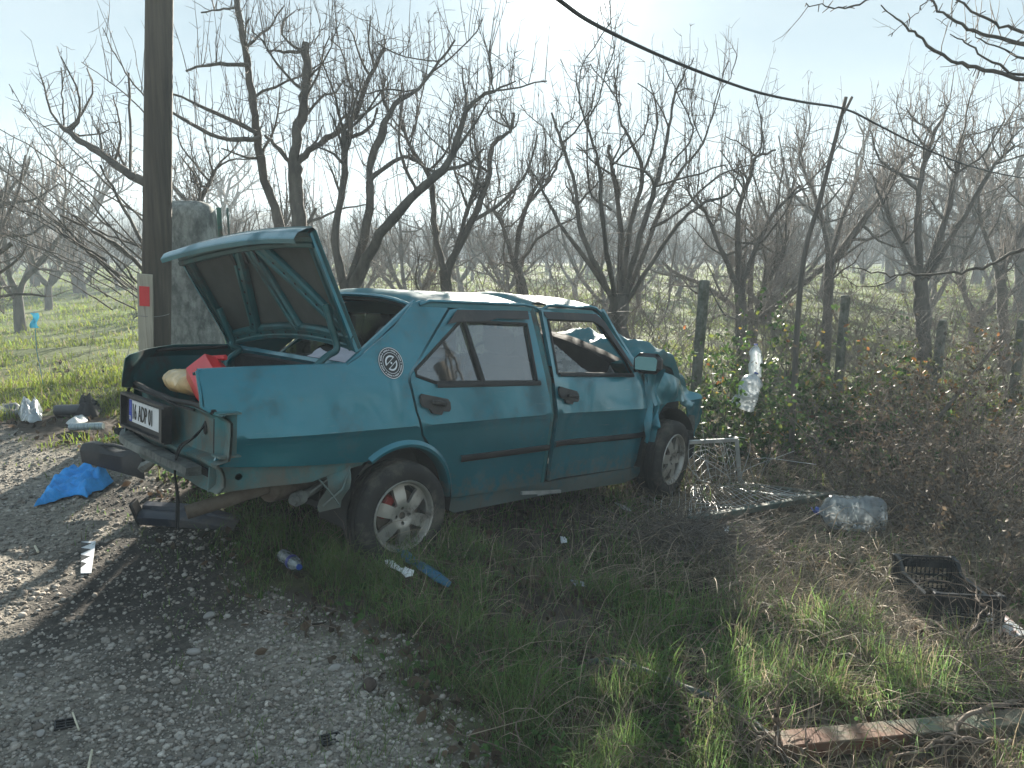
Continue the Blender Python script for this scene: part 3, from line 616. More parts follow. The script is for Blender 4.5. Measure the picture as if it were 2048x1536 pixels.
# boot lid -------------------------------------------------------------------------
HR, HL = np.array([-.19, -.64, 1.065]), np.array([-.28, .64, 1.0]); TR, TL = np.array([-.405, -.69, 1.70]), np.array([-.665, .59, 1.56])
LO = (HR + HL) / 2; eu = (HL - HR); eu /= np.linalg.norm(eu); ev = ((TR + TL) / 2 - LO); LEN = np.linalg.norm(ev); ev -= eu * ev.dot(eu); ev /= np.linalg.norm(ev)
en = np.cross(eu, ev); en = en if en[0] > 0 else -en         # outer face normal points forward-up
def lid(u, v, w):       # u across -1..1, v hinge 0 .. rear 1, w along outer normal
    hw = .655 - .045 * v
    tw = (v) * ((TR - HR) - (TL - HL)) * (-u) * .5             # slight twist
    bow = .035 * (1 - u * u)
    return LO + eu * u * hw + ev * (v * LEN * .955 + (.02 * (1 - u * u) if v > .9 else 0)) + en * (w + bow - .012 * u * u * v) + tw * .6 - ev * (.055 * (1 - u * u) * (1 - v) * -1 if v < .1 else 0)
US = np.linspace(-1, 1, 21); VS_ = np.linspace(0, 1, 14)
V = np.array([[lid(u, v, .020) for u in US] for v in VS_]); b = MB(); b.grid(V); b.grid(V - en * .004, flip=True)
for u in (-1, 1):
    b.grid(np.array([[lid(u, v, .020), lid(u, v, -.022), lid(u * .975, v, -.024)] for v in VS_]))
b.grid(np.array([[lid(u, 0, w_) for u in US] for w_ in (.020, -.02)]))
# rear drop lip: turns towards the underside
lipw = [(1.0, .020), (1.03, .010), (1.045, -.03), (1.045, -.085), (1.02, -.115), (.985, -.115)]
b.grid(np.array([[lid(u, 1, 0) + ev * ((v_ - 1) * LEN) + en * w_ for u in US] for v_, w_ in lipw])); b.grid(np.array([[lid(u, 1, 0) + ev * ((v_ - 1) * LEN - .004) + en * (w_ - .004) for u in US] for v_, w_ in lipw]), flip=True)
blid = b.build('boot_lid', M['paint'], car, crease=35)
b = MB(); V = np.array([[lid(u * .985, v * .995, .012) for u in US] for v in VS_]); b.grid(V, flip=True); b.build('lid_board', M['brownfelt'], blid)
# pressed frame: perimeter beams + ribs
def beam(b, P, w, hgt_=.03):
    P = np.array(P); n = len(P); T = np.gradient(P, axis=0); T /= np.linalg.norm(T, axis=1)[:, None]; S_ = np.cross(T, en); S_ /= np.linalg.norm(S_, axis=1)[:, None]
    w = np.broadcast_to(np.asarray(w, float), (n,)); rows = []
    for k_, d_ in ((-1, .0), (-.95, -.55), (-.72, -1.0), (-.35, -1.0), (-.22, -.78), (.22, -.78), (.35, -1), (.72, -1.0), (.95, -.55), (1, .0)): rows.append(P + S_ * (w * k_ / 2)[:, None] + en * d_ * hgt_)
    b.grid(np.array(rows)); b.grid(np.array(rows), flip=True)
lf = MB(); beam(lf, [lid(-.94, v, .012) for v in VS_], .085); beam(lf, [lid(.94, v, .012) for v in VS_], .085)
beam(lf, [lid(u, .06, .012) for u in US], .10); beam(lf, [lid(u, .955, .010) for u in US], .11, .045)
lf.build('lid_frame', M['paint_in'], blid, crease=25)
def rib(p, q_, w0, w1):
    b = MB(); P = [lid(p[0] + (q_[0] - p[0]) * t, p[1] + (q_[1] - p[1]) * t, .010) for t in np.linspace(0, 1, 8)]; beam(b, P, np.linspace(w0, w1, 8), .032)
    for t in (.25, .45, .65, .82):
        c = lid(p[0] + (q_[0] - p[0]) * t, p[1] + (q_[1] - p[1]) * t, -.0225)
    b.build('lid_rib', M['paint_in'], blid, crease=25)
rib((.20, .93), (.50, .10), .11, .075); rib((.02, .93), (-.22, .10), .09, .075); rib((-.12, .93), (-.88, .20), .11, .08)
b = MB()
for (u, v) in ((.28, .86), (.10, .86), (-.06, .86)): b.box(lid(u, v, -.018), (.07, .035, .005), rot=(0, 1.1, 0))
for (p, q_) in (((.20, .93), (.50, .10)), ((-.12, .93), (-.88, .20))):
    for t in np.linspace(.2, .85, 6):
        c = lid(p[0] + (q_[0] - p[0]) * t, p[1] + (q_[1] - p[1]) * t, -.0175); b.tube([c, c - en * .002], .008, 6)
for u in np.linspace(-.8, .8, 9):
    c = lid(u, .06, -.0165); b.tube([c, c - en * .002], .007, 6)
b.build('lid_slots', M['rubber'], blid)
b = MB(); c = lid(0, 1, 0) + ev * .0 - en * .06; b.box(c, (.05, .08, .04), rot=(0, .6, 0), bev=.01); b.build('lid_lock', M['zinc'], blid)
# hinge arms (bent tubes)
b = MB()
for (u, yy, dz) in ((-.84, -.53, .0), (.80, .50, -.05)):
    P = [lid(u, .42, -.03), lid(u, .25, -.045), lid(u, .10, -.055), lid(u, .02, -.075) , (-.30, yy, 1.03 + dz), (-.37, yy, .97 + dz), (-.39, yy, .90 + dz), (-.37, yy, .80)]
    b = MB(); b.tube(cat_rom(P, 4), .019, 8); b.build('hinge_arm', M['paint_in'], car)
# wheels ---------------------------------------------------------------------------
tm = MB(); TR_ = .292
prof = [(.188, -.070), (.20, -.088), (.235, -.097), (.268, -.093), (.283, -.080), (.290, -.060), (.285, -.056), (.285, -.050), (.292, -.046), (.292, -.022), (.286, -.020), (.286, -.014), (.292, -.011), (.292, .011), (.286, .014), (.286, .020), (.292, .022), (.292, .046), (.285, .050), (.285, .056), (.290, .060), (.283, .080), (.268, .093), (.235, .097), (.20, .088), (.188, .070)]
tm.lathe(prof, 48, 'y')
rim = MB(); rim.lathe([(.192, -.092), (.196, -.086), (.190, -.074), (.178, -.066), (.172, -.03), (.165, .06), (.185, .075)], 40, 'y'); rim.lathe([(.192, -.092), (.184, -.088), (.176, -.070), (.172, -.03)], 40, 'y')
holes = []
for k in range(6):
    a = k * PI / 3 + PI / 6; poly = [(.162, -.30), (.166, -.1), (.166, .1), (.162, .30), (.118, .215), (.076, .12), (.072, 0), (.076, -.12), (.118, -.215)]
    holes.append([(r * math.cos(a + d), r * math.sin(a + d)) for r, d in poly])
for k in range(4): a = k * PI / 2 + .4; holes.append([(.042 * math.cos(a) + .0105 * math.cos(c), .042 * math.sin(a) + .0105 * math.sin(c)) for c in np.linspace(0, 2 * PI, 9)[:-1]])
holes.append([(.021 * math.cos(c), .021 * math.sin(c)) for c in np.linspace(0, 2 * PI, 13)[:-1]])
V, F = cdt(arc(0, 0, .177, 0, 355, 71), holes, .02)
r_ = np.hypot(V[:, 0], V[:, 1]); yy = -.060 - .016 * sstep(.16, .08, r_) + .012 * sstep(.06, .03, r_)
W, G = shell(np.stack([V[:, 0], yy, V[:, 1]], 1), F, np.array([0, .022, 0])); rim.add(W, G)
disc = MB(); disc.lathe([(.02, -.02), (.135, -.02), (.135, .0), (.02, .0)], 30, 'y'); disc.lathe([(.0, -.045), (.03, -.045), (.035, -.02)], 12, 'y')
cal = MB(); cal.box((-.10, -.015, .02), (.06, .06, .13), rot=(0, .2, 0), bev=.012)
bk = MB(); bk.lathe([(.0, .02), (.176, .02), (.176, .03)], 24, 'y')
def wheel(loc, rot, first=None):
    if first is None:
        w = tm.build('wheel', M['tyre'], car); w['label'] = 'black tyre on a silver six spoke alloy wheel'
        kids = [rim.build('rim', M['alloy'], w, crease=35), disc.build('brake_disc', M['rust'], w), cal.build('brake_caliper', mat('dull_red', (.30, .03, .02), rough=.6), w), bk.build('back_plate', M['rubber'], w)]
    else:
        w = first.copy(); COL.objects.link(w)
        for ch in first.children: c = ch.copy(); COL.objects.link(c); c.parent = w
    w.location = loc; w.rotation_euler = rot; w.parent = car; return w
w0 = wheel((.02, -.735, .19), (0, .35, .0)); wheel((2.50, -.745, .25), (.05, .1, .17), w0); wheel((.02, .74, .21), (0, 0, PI), w0); wheel((2.5, .74, .25), (0, 0, PI), w0)
# exhaust and underside
b = MB(); b.tube(cat_rom([(-1.02, -.52, .30), (-.90, -.55, .33), (-.75, -.60, .375), (-.62, -.60, .40)], 5), [.034] * 16, 12, caps=False); b.tube(cat_rom([(-1.02, -.52, .30), (-.90, -.55, .33), (-.75, -.60, .375), (-.62, -.60, .40)], 5), [.030] * 16, 12, caps=False); b.build('exhaust_pipe', M['rust'], car)
b = MB(); b.tube([(-.66, -.60, .385), (-.65, -.60, .385), (-.38, -.50, .36), (-.37, -.5, .36)], [.045, .07, .07, .04], 14); b.build('silencer', M['rust'], car)
b = MB(); b.tube([(-.55, -.68, .33), (-.50, -.66, .335), (-.50, -.66, .335), (-.2, -.55, .40)], [.036, .036, .022, .022], 12); b.tube([(-.57, -.69, .327), (-.555, -.68, .33)], [.022, .030], 10); b.tube([(-.35, -.74, .46), (-.48, -.70, .36)], .006, 5); b.build('shock_absorber', M['mudmetal'], car)
b = MB(); b.tube([(.02, -.7, .2), (.02, .7, .2)], .035, 8); b.box((.02, .0, .2), (.2, .2, .2), bev=.05); b.box((1.2, 0, .17), (2.3, 1.3, .05)); b.box((-.5, 0, .43), (.85, 1.3, .05)); b.box((-.42, .1, .36), (.5, .6, .16), bev=.04); b.build('underbody', M['mudmetal'], car)
# scuffed sill strip under the door gap
b = MB(); b.box((1.10, -.80, .175), (.36, .015, .02), rot=(0, .1, 0)); b.box((1.16, -.805, .165), (.2, .01, .012)); b.build('torn_sill_trim', M['zinc'], car)
# round sticker on the C pillar
def surf(x, z, off): return (x, -(float(Yb(x, z)) + float(dent(x, z, DQ)) + off), z)
SC = (-.03, 1.005)
def flat_shape(poly, off, holes=(), sp=.02):
    V, F = cdt([(SC[0] + a, SC[1] + c) for a, c in poly], [[(SC[0] + a, SC[1] + c) for a, c in h] for h in holes], sp); return np.array([surf(x, z, off) for x, z in V]), F
def circ(r, n=40): return [(r * math.cos(i * 2 * PI / n), r * math.sin(i * 2 * PI / n)) for i in range(n)]
b = MB(); b.add(*flat_shape(circ(.082), .002)); st = b.build('round_sticker', M['ink'], car, crease=0)
b = MB(); b.add(*flat_shape(circ(.080), .0035, [circ(.0765)])); b.add(*flat_shape(circ(.055), .0035, [circ(.0525)], .03))
for k in range(8):
    for j in range(5):
        a = (k + .18 + j * .13) * PI / 4; q4 = [((r) * math.cos(a + d), r * math.sin(a + d)) for r, d in ((.062, 0), (.070, 0), (.070, .065), (.062, .065))]; b.add(*flat_shape(q4, .0035))
    a = k * PI / 4; b.add(*flat_shape([(.066 * math.cos(a) + .004 * math.cos(c), .066 * math.sin(a) + .004 * math.sin(c)) for c in np.linspace(0, 2 * PI, 7)[:-1]], .0035))
def half(sign):
    a0 = math.radians(35); P = [(.040 * math.cos(a0 + t), .040 * math.sin(a0 + t)) for t in np.linspace(.25, PI - .25, 12)]; P2 = [(.031 * math.cos(a0 + t), .031 * math.sin(a0 + t)) for t in np.linspace(.45, PI - .45, 10)]
    return [(x * sign, y * sign) for x, y in P], [(x * sign, y * sign) for x, y in P2]
for s in (1, -1):
    o_, i_ = half(s); b.add(*flat_shape(o_, .0035, [i_], .01))
b.add(*flat_shape(circ(.006, 8), .0035)); b.build('sticker_print', M['white'], st, crease=0)
# ================================================================== GROUND
def steps(a, b, s0, g):
    out = [a]; s = s0
    while abs(out[-1] - a) < abs(b - a): out.append(out[-1] + math.copysign(s, b - a)); s *= g
    return out
gx = np.array(sorted(set(np.round(np.concatenate([np.arange(-6.5, 7.0, .05), steps(-6.5, -280, .06, 1.12), steps(7.0, 280, .06, 1.12)]), 4))))
gy = np.array(sorted(set(np.round(np.concatenate([np.arange(1.0, 11.0, .05), steps(1.0, -60, .08, 1.2), steps(11.0, 300, .06, 1.07)]), 4))))
GX, GY = np.meshgrid(gx, gy, indexing='ij')
Z = hgt(GX, GY)
RD_ = road_d(GX, GY); edge = RD_ + (vnoise(GX, GY, 1.6, 4, 3) - .5) * .7
fine_ = (vnoise(GX, GY, 5, 3, 1) - .5) * .03 * sstep(25, 8, GY) + (vnoise(GX, GY, 11, 2, 2) - .5) * .014 * sstep(14, 7, GY)
rut = .03 * sstep(.55, .1, np.abs(RD_ - .75)) * sstep(1, 3, GY)                 # wheel rut on the verge
Z = Z + fine_ * np.where(edge > 0, .5, 1.6) - rut * .6
ground_extra = None
def gcol(x, y, onroad):
    n1 = vnoise(x, y, 1.1, 4, 5)[..., None]; n2 = vnoise(x, y, 6, 3, 6)[..., None]
    soil = np.array([.060, .048, .038]) * (.7 + .8 * n2); green = np.array([.085, .125, .024]) * (.6 + .8 * n2); dry = np.array([.21, .165, .115]) * (.6 + .8 * n2)
    far = sstep(6, 12, y)[..., None]; right = sstep(.4, 1.8, x)[..., None] * (1 - sstep(7.5, 9.5, y)[..., None])
    gk = sstep(.42, .58, n1) * (.25 + .75 * sstep(6, 11, y)[..., None]); gk = np.maximum(gk, .65 * sstep(8, 12, y)[..., None]); base = soil * (1 - gk) + green * gk
    base = base * (1 - right) + (dry * .55 + soil * .45) * right
    road = np.array([.235, .21, .175]) * (.75 + .5 * n2)
    mud = np.array([.028, .025, .024]) * (.8 + .5 * n2)
    # damp soil churned up by the wheels, a patch with its own outline
    mx_ = sstep(.50, .12, np.abs((x + 1.95) * .75 + (y - 3.9) * .30 + (vnoise(x, y, 2.2, 3, 8) - .5) * .8))[..., None] * sstep(5.6, 4.9, y)[..., None] * (.25 + .75 * sstep(2.2, 3.2, y)[..., None])
    road = road * (1 - mx_ * .85) + mud * mx_ * .85
    w = onroad[..., None]
    return np.clip(road * w + base * (1 - w), 0, 1)
GC = gcol(GX, GY, sstep(-.25, .2, edge))
def subset(mask, name, m, **t):
    na, nb = GX.shape; idx = np.arange(na * nb).reshape(na, nb)
    q = np.stack([idx[:-1, :-1], idx[1:, :-1], idx[1:, 1:], idx[:-1, 1:]], -1)[mask]
    used, inv = np.unique(q.ravel(), return_inverse=True)
    V = np.stack([GX.ravel(), GY.ravel(), Z.ravel()], 1)[used]; C = GC.reshape(-1, 3)[used]
    return fast_mesh(name, V, quads=inv.reshape(-1, 4), m=m, col=C, smooth=True, **t)
M['ground'] = mat('soil_and_turf', (1, 1, 1), rough=.95, var=.35, vscale=9, attr='Col', bump=.02, bscale=22, spec=.15)
M['road'] = mat('gravel_dirt', (1, 1, 1), rough=.95, var=.45, vscale=28, attr='Col', bump=.012, bscale=75, spec=.2)
em = (edge[:-1, :-1] + edge[1:, 1:]) / 2 > 0
subset(~em, 'ground', M['ground'], kind='structure'); subset(em, 'gravel_road', M['road'], kind='structure')
def zat(x, y):         # height of the built sheet incl. fine relief
    x = np.asarray(x, float); y = np.asarray(y, float)
    i = np.clip(np.searchsorted(gx, x) - 1, 0, len(gx) - 2); j = np.clip(np.searchsorted(gy, y) - 1, 0, len(gy) - 2)
    fx = (x - gx[i]) / (gx[i + 1] - gx[i]); fy = (y - gy[j]) / (gy[j + 1] - gy[j]); fx = np.clip(fx, 0, 1); fy = np.clip(fy, 0, 1)
    return (Z[i, j] * (1 - fx) + Z[i + 1, j] * fx) * (1 - fy) + (Z[i, j + 1] * (1 - fx) + Z[i + 1, j + 1] * fx) * fy
def gnd(px, py, dz=0.0):
    r = ray(px, py); k = 1.0
    for _ in range(60):
        p = CAM + r * k; k = k + (p[2] - dz - float(zat(p[0], p[1]))) / max(-r[2], .05) * .6; k = min(max(k, .5), 300)
    p = CAM + r * k; return np.array([p[0], p[1], float(zat(p[0], p[1])) + dz])
# places kept clear of tall vegetation because something lies there (x, y, radius)
CLEAR = []
def keepclear(pts, rad):
    Q = dens([gnd(*p)[:2] for p in pts], rad * .8, False); CLEAR.extend([(q[0], q[1], rad) for q in Q])
keepclear([(1540, 1530), (2075, 1490)], .10); keepclear([(1548, 1492), (2075, 1445)], .09); keepclear([(1175, 1326), (1290, 1342), (1440, 1402), (1545, 1480)], .05); keepclear([(1840, 1240), (1980, 1265)], .17); keepclear([(1860, 1200), (1960, 1200)], .2); keepclear([(1850, 1285), (2010, 1300)], .13); keepclear([(1790, 1190), (1850, 1260)], .08)
keepclear([(567, 1128), (608, 1170)], .06); keepclear([(560, 1170), (610, 1200)], .05); keepclear([(790, 1150), (890, 1180)], .05); keepclear([(1378, 1040), (1672, 988)], .10); keepclear([(1378, 1070), (1672, 1010)], .09); keepclear([(1650, 1050), (1760, 1060)], .14); keepclear([(280, 1050), (470, 1070)], .08); keepclear([(60, 835), (180, 850)], .12); keepclear([(40, 860), (190, 866)], .08)
CLEAR = np.array(CLEAR)
def clearf(x, y):
    o = np.ones(len(x))
    for cx, cy, cr in CLEAR: o = np.where((x - cx) ** 2 + (y - cy) ** 2 < cr * cr, .12, o)
    return o
# ------------------------------------------------------------------ hills on the horizon
xs = np.linspace(-260, 260, 130)
def ridge(x): return 5 + 10.5 * sstep(-20, 85, x) + 3 * sstep(0, -70, x) + .9 * np.sin(x * .1) + .5 * np.sin(x * .27 + 1)
V = []
for t, yy, k in ((0, 100, 0), (1, 112, .25), (2, 126, .62), (3, 138, .92), (4, 146, 1.0), (5, 158, .8), (6, 175, 0)):
    V.append(np.stack([xs * 1.0, np.full(xs.shape, yy) + 5 * np.sin(xs * .03), -2 + ridge(xs) * k + (vnoise(xs * .08, np.full(xs.shape, t * 1.0), 1, 3, 4) - .5) * 2 * (0 < k)], 1))
b = MB(); b.grid(np.array(V), flip=True); o = b.build('hills', mat('hill_woodland', (.05, .055, .035), rough=1, var=.4, vscale=.03), None, kind='structure')
# ================================================================== GRAVEL
ico = bpy.data.meshes.new('tmp'); import bmesh
bm = bmesh.new(); bmesh.ops.create_icosphere(bm, subdivisions=1, radius=1); bm.verts.ensure_lookup_table(); IV = np.array([v.co[:] for v in bm.verts]); IF = np.array([[v.index for v in f.verts] for f in bm.faces]); bm.free(); bpy.data.meshes.remove(ico)
def rot_rand(n, r):
    q = r.normal(size=(n, 4)); q /= np.linalg.norm(q, axis=1)[:, None]; w, x, y, z = q.T
    return np.stack([np.stack([1 - 2 * (y * y + z * z), 2 * (x * y - z * w), 2 * (x * z + y * w)], 1), np.stack([2 * (x * y + z * w), 1 - 2 * (x * x + z * z), 2 * (y * z - x * w)], 1), np.stack([2 * (x * z - y * w), 2 * (y * z + x * w), 1 - 2 * (x * x + y * y)], 1)], 1)
def stones(name, P, S, C, m, r, **t):
    n = len(P); V = IV[None] * (1 + r.uniform(-.22, .22, (n, 12, 1))) * r.uniform(.6, 1.15, (n, 1, 3))
    V = np.einsum('nij,nkj->nki', rot_rand(n, r), V); V[:, :, 2] *= .62; V = V * S[:, None, None] + P[:, None, :]
    F = (IF[None] + np.arange(n)[:, None, None] * 12).reshape(-1, 3)
    return fast_mesh(name, V.reshape(-1, 3), tris=F, m=m, col=np.repeat(C, 12, axis=0), **t)
r = np.random.default_rng(11); N0 = 140000
rr = np.exp(r.uniform(math.log(1.8), math.log(9), N0)); aa = r.uniform(-.85, .45, N0); X = rr * np.sin(aa); Y = rr * np.cos(aa)
e = road_d(X, Y) + (vnoise(X, Y, 1.6, 4, 3) - .5) * .7
mudm = sstep(.50, .12, np.abs((X + 1.95) * .75 + (Y - 3.9) * .30 + (vnoise(X, Y, 2.2, 3, 8) - .5) * .8)) * sstep(5.6, 4.9, Y) * (.25 + .75 * sstep(2.2, 3.2, Y))
keep = (r.random(N0) < sstep(-.25, .15, e) * (.45 + .9 * vnoise(X, Y, 2.5, 3, 12)) * (1 - .65 * mudm)); X, Y, rr = X[keep], Y[keep], rr[keep]; n = len(X)
S = (.0024 + .0034 * r.random(n) + .011 * r.random(n) ** 6 + .010 * r.random(n) ** 16) * (rr / 3.0) ** .25
tone = r.random(n)[:, None]; C = np.array([.26, .24, .215]) * (.45 + 1.1 * tone) + np.array([.03, .012, 0]) * r.random((n, 1)); C[r.random(n) < .05] *= 1.4
M['stone'] = mat('gravel_stone', (1, 1, 1), rough=.9, var=.25, vscale=90, attr='Col', spec=.2)
stones('gravel', np.stack([X, Y, zat(X, Y) + S * .25], 1), S, np.clip(C, 0, .6), M['stone'], r, kind='stuff', label='loose pale gravel stones scattered over the dirt track')
# ================================================================== GRASS
def blades(P, H, W, az, lean, C, curl=.5):
    n = len(P); d = np.stack([np.cos(az), np.sin(az), np.zeros(n)], 1); s = np.stack([-np.sin(az + .6), np.cos(az + .6), np.zeros(n)], 1) * (W / 2)[:, None]
    up = np.array([0, 0, 1.0]); m_ = P + (up * .55 + d * (lean * .45)[:, None]) * H[:, None]; t_ = P + (up * np.maximum(1 - lean * curl, .15)[:, None] + d * (lean * 1.25)[:, None]) * H[:, None]
    V = np.stack([P - s, P + s, m_ - s * .75, m_ + s * .75, t_], 1).reshape(-1, 3); i = np.arange(n)[:, None] * 5
    return V, np.hstack([i, i + 1, i + 3]), np.hstack([i, i + 3, i + 2]), np.hstack([i + 2, i + 3, i + 4]), np.repeat(C, 5, axis=0)
def grassy(name, P, H, W, C, m, r, lean=(.1, .9), **t):
    n = len(P); V, a, b_, c, cc = blades(P, H, W, r.uniform(0, 2 * PI, n), r.uniform(*lean, n), C)
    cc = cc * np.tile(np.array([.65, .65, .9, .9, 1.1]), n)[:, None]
    return fast_mesh(name, V, tris=np.vstack([a, b_, c]), m=m, col=np.clip(cc, 0, 1), **t)
M['grass'] = mat('grass_blade', (1, 1, 1), rough=.6, var=.2, vscale=3, attr='Col', transl=.55, spec=.12)
M['dry'] = mat('dry_stem', (1, 1, 1), rough=.7, var=.25, vscale=5, attr='Col', transl=.2, spec=.3)
r = np.random.default_rng(21); N0 = 640000
rr = np.exp(r.uniform(math.log(1.75), math.log(75), N0)); aa = r.uniform(-.80, .80, N0); X = rr * np.sin(aa); Y = rr * np.cos(aa)
e = road_d(X, Y) + (vnoise(X, Y, 1.6, 4, 3) - .5) * .7
patch = vnoise(X, Y, 1.1, 4, 5); tuft = vnoise(X, Y, 7, 2, 9)
far = sstep(5.5, 7.5, Y + np.clip(-X, 0, 3) * .3); rightz = sstep(.3, 1.5, X) * (1 - sstep(8.2, 9.6, Y)); gl = sstep(1.1, .35, np.hypot((X - 1.35) / 1.15, (Y - 2.95) / .75)) 
pg = sstep(.36 - .10 * (1 - far), .56 - .08 * (1 - far), patch) * (.45 + .55 * sstep(.35, .6, tuft)); pg = np.where(rightz > .5, pg * .15 + gl * .9 * sstep(.46, .60, tuft), pg); pg = pg * (1 - .35 * (1 - far) * (1 - rightz))
pg = pg * sstep(.15, -.35, e) + .05 * (e > 0) * (e < .5)
# soil showing in bands between the orchard rows
pg = pg * np.where(Y > 9, .55 + .45 * sstep(.36, .5, vnoise(X * .45, Y, .5, 3, 14)), 1)
under = sstep(.9, .5, np.hypot((X - .2) / 1.6, (Y - 4.9) / 1.2)); pg *= (1 - .6 * under)
wt = np.exp(-((X + .55) / .5) ** 2 - ((Y - 3.62) / .22) ** 2); pg = np.clip(pg + wt * .8, 0, 1); keep = r.random(N0) < pg * clearf(X, Y); wt = wt[keep]; X, Y, rr, e, tuft, far, rightz, gl = [q_[keep] for q_ in (X, Y, rr, e, tuft, far, rightz, gl)]; n = len(X)
H = (.05 + .10 * r.random(n) ** 1.5) * (.6 + 1.1 * sstep(.4, .75, tuft)); H = H * (1 + .6 * wt) * np.where(far > .5, .85, 1.0) * (1 + .15 * gl) * np.where(e > -.15, .5, 1) * np.clip(1 + (rr - 10) * .012, 1, 2)
W = .0028 * (rr / 2.6) ** .85 * r.uniform(.7, 1.4, n)
yel = r.random((n, 1)); C = np.array([.135, .255, .085]) * (1 - yel * .5) + np.array([.235, .24, .055]) * yel * .5; C = C * r.uniform(.65, 1.3, (n, 1)); C = C * (1 - far[:, None]) + C * np.array([1.35, 1.08, .50]) * far[:, None]
dryb = r.random(n) < np.where(rightz > .5, .35, .14); C[dryb] = np.array([.27, .225, .15]) * r.uniform(.6, 1.2, (dryb.sum(), 1)); C = C * (1 + .35 * gl[:, None])
P = np.stack([X, Y, zat(X, Y) - .005], 1)
nr = rr < 6.5
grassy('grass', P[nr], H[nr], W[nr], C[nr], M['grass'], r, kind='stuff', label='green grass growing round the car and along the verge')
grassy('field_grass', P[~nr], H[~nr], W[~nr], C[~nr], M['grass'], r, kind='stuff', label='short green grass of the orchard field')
# dry matted stems
def ribbons(P, L, W, az, rise, bend, C, k=4):
    n = len(P); d = np.stack([np.cos(az), np.sin(az)], 1); q = np.stack([-d[:, 1], d[:, 0]], 1); V = []
    for i in range(k + 1):
        t = i / k; fwd = L * t; side = bend * L * t * t; z = rise * L * math.sin(min(t * 1.15, 1) * PI * .62)
        c = np.stack([P[:, 0] + d[:, 0] * fwd + q[:, 0] * side, P[:, 1] + d[:, 1] * fwd + q[:, 1] * side, P[:, 2] + z], 1)
        w = W * (1 - .75 * t) / 2; V += [c + np.stack([q[:, 0] * w, q[:, 1] * w, w * .6], 1), c - np.stack([q[:, 0] * w, q[:, 1] * w, w * .6], 1)]
    V = np.stack(V, 1); m_ = 2 * (k + 1); o_ = np.arange(n)[:, None] * m_; F = np.vstack([np.hstack([o_ + 2 * i, o_ + 2 * i + 1, o_ + 2 * i + 3, o_ + 2 * i + 2]) for i in range(k)])
    return V.reshape(-1, 3), F, np.repeat(C, m_, axis=0)
r = np.random.default_rng(31); N0 = 125000
rr = np.exp(r.uniform(math.log(1.8), math.log(11), N0)); aa = r.uniform(-.35, .80, N0); X = rr * np.sin(aa); Y = rr * np.cos(aa); e = road_d(X, Y)
pd = (.12 + .88 * sstep(.1, 1.5, X) * (1 - sstep(8.4, 9.5, Y))) * sstep(.0, -.4, e) * (.3 + .7 * sstep(.35, .6, vnoise(X, Y, 2.4, 3, 17))); glm = sstep(1.0, .5, np.hypot((X - 1.35) / 1.1, (Y - 2.95) / .7))
pd *= (1 - .45 * glm) * np.where(Y > 8.4, .3, 1)
keep = r.random(N0) < pd * .62 * clearf(X, Y); X, Y, rr = X[keep], Y[keep], rr[keep]; n = len(X)
L = r.uniform(.08, .32, n) * (1 + .4 * (r.random(n) < .1)); C = np.array([.34, .265, .185]) * r.uniform(.25, 1.25, (n, 1)) + np.array([0, .012, .01]) * r.random((n, 1)); 
V, F, cc = ribbons(np.stack([X, Y, zat(X, Y) + r.uniform(-.01, .03, n)], 1), L, .0026 * (rr / 2.6) ** .8 * r.uniform(.6, 1.5, n), r.uniform(0, 2 * PI, n), r.uniform(.02, .75, n) ** 1.3, r.uniform(-.6, .6, n), C)
fast_mesh('dry_grass', V, quads=F, m=M['dry'], col=np.clip(cc, 0, 1), kind='stuff', label='matted brown dry grass and stalks across the ditch')
# fallen leaves
r = np.random.default_rng(41); N0 = 16000; rr = np.exp(r.uniform(math.log(1.8), math.log(10), N0)); aa = r.uniform(-.6, .8, N0); X = rr * np.sin(aa); Y = rr * np.cos(aa); e = road_d(X, Y)
keep = r.random(N0) < sstep(.3, -.3, e) * .55; X, Y = X[keep], Y[keep]; n = len(X)
def leaves(name, P, S, C, m, r, parent=None, **t):
    n = len(P); Q = rot_rand(n, r); T = np.array([(-1, 0, 0), (-.3, .55, .12), (.45, .45, .10), (1, 0, -.15), (.45, -.45, .10), (-.3, -.55, .12)]); V = np.einsum('nij,kj->nki', Q, T) * S[:, None, None] + P[:, None, :]
    o_ = np.arange(n)[:, None] * 6; F = np.vstack([np.hstack([o_, o_ + 3, o_ + 2, o_ + 1]), np.hstack([o_, o_ + 5, o_ + 4, o_ + 3])])
    return fast_mesh(name, V.reshape(-1, 3), quads=F, m=m, col=np.repeat(C, 6, axis=0), parent=parent, **t)
leaves('leaf_litter', np.stack([X, Y, zat(X, Y) + .016], 1), r.uniform(.010, .038, n), np.array([.11, .075, .05]) * r.uniform(.3, 1.5, (n, 1)), M['dry'], r, kind='stuff', label='dead brown leaves lying in the verge')
r = np.random.default_rng(43); N0 = 26000; rr = np.exp(r.uniform(math.log(1.8), math.log(9), N0)); aa = r.uniform(-.55, .75, N0); X = rr * np.sin(aa); Y = rr * np.cos(aa); e = road_d(X, Y)
keep = r.random(N0) < sstep(.1, -.4, e) * sstep(.50, .62, vnoise(X, Y, 3.2, 3, 23)) * clearf(X, Y); X, Y = X[keep], Y[keep]; n = len(X)
leaves('low_weeds', np.stack([X, Y, zat(X, Y) + r.uniform(.01, .06, n)], 1), r.uniform(.008, .024, n), np.array([.085, .16, .05]) * r.uniform(.5, 1.4, (n, 1)), M['grass'], r, kind='stuff', label='low broad leaved weeds mixed into the verge grass')
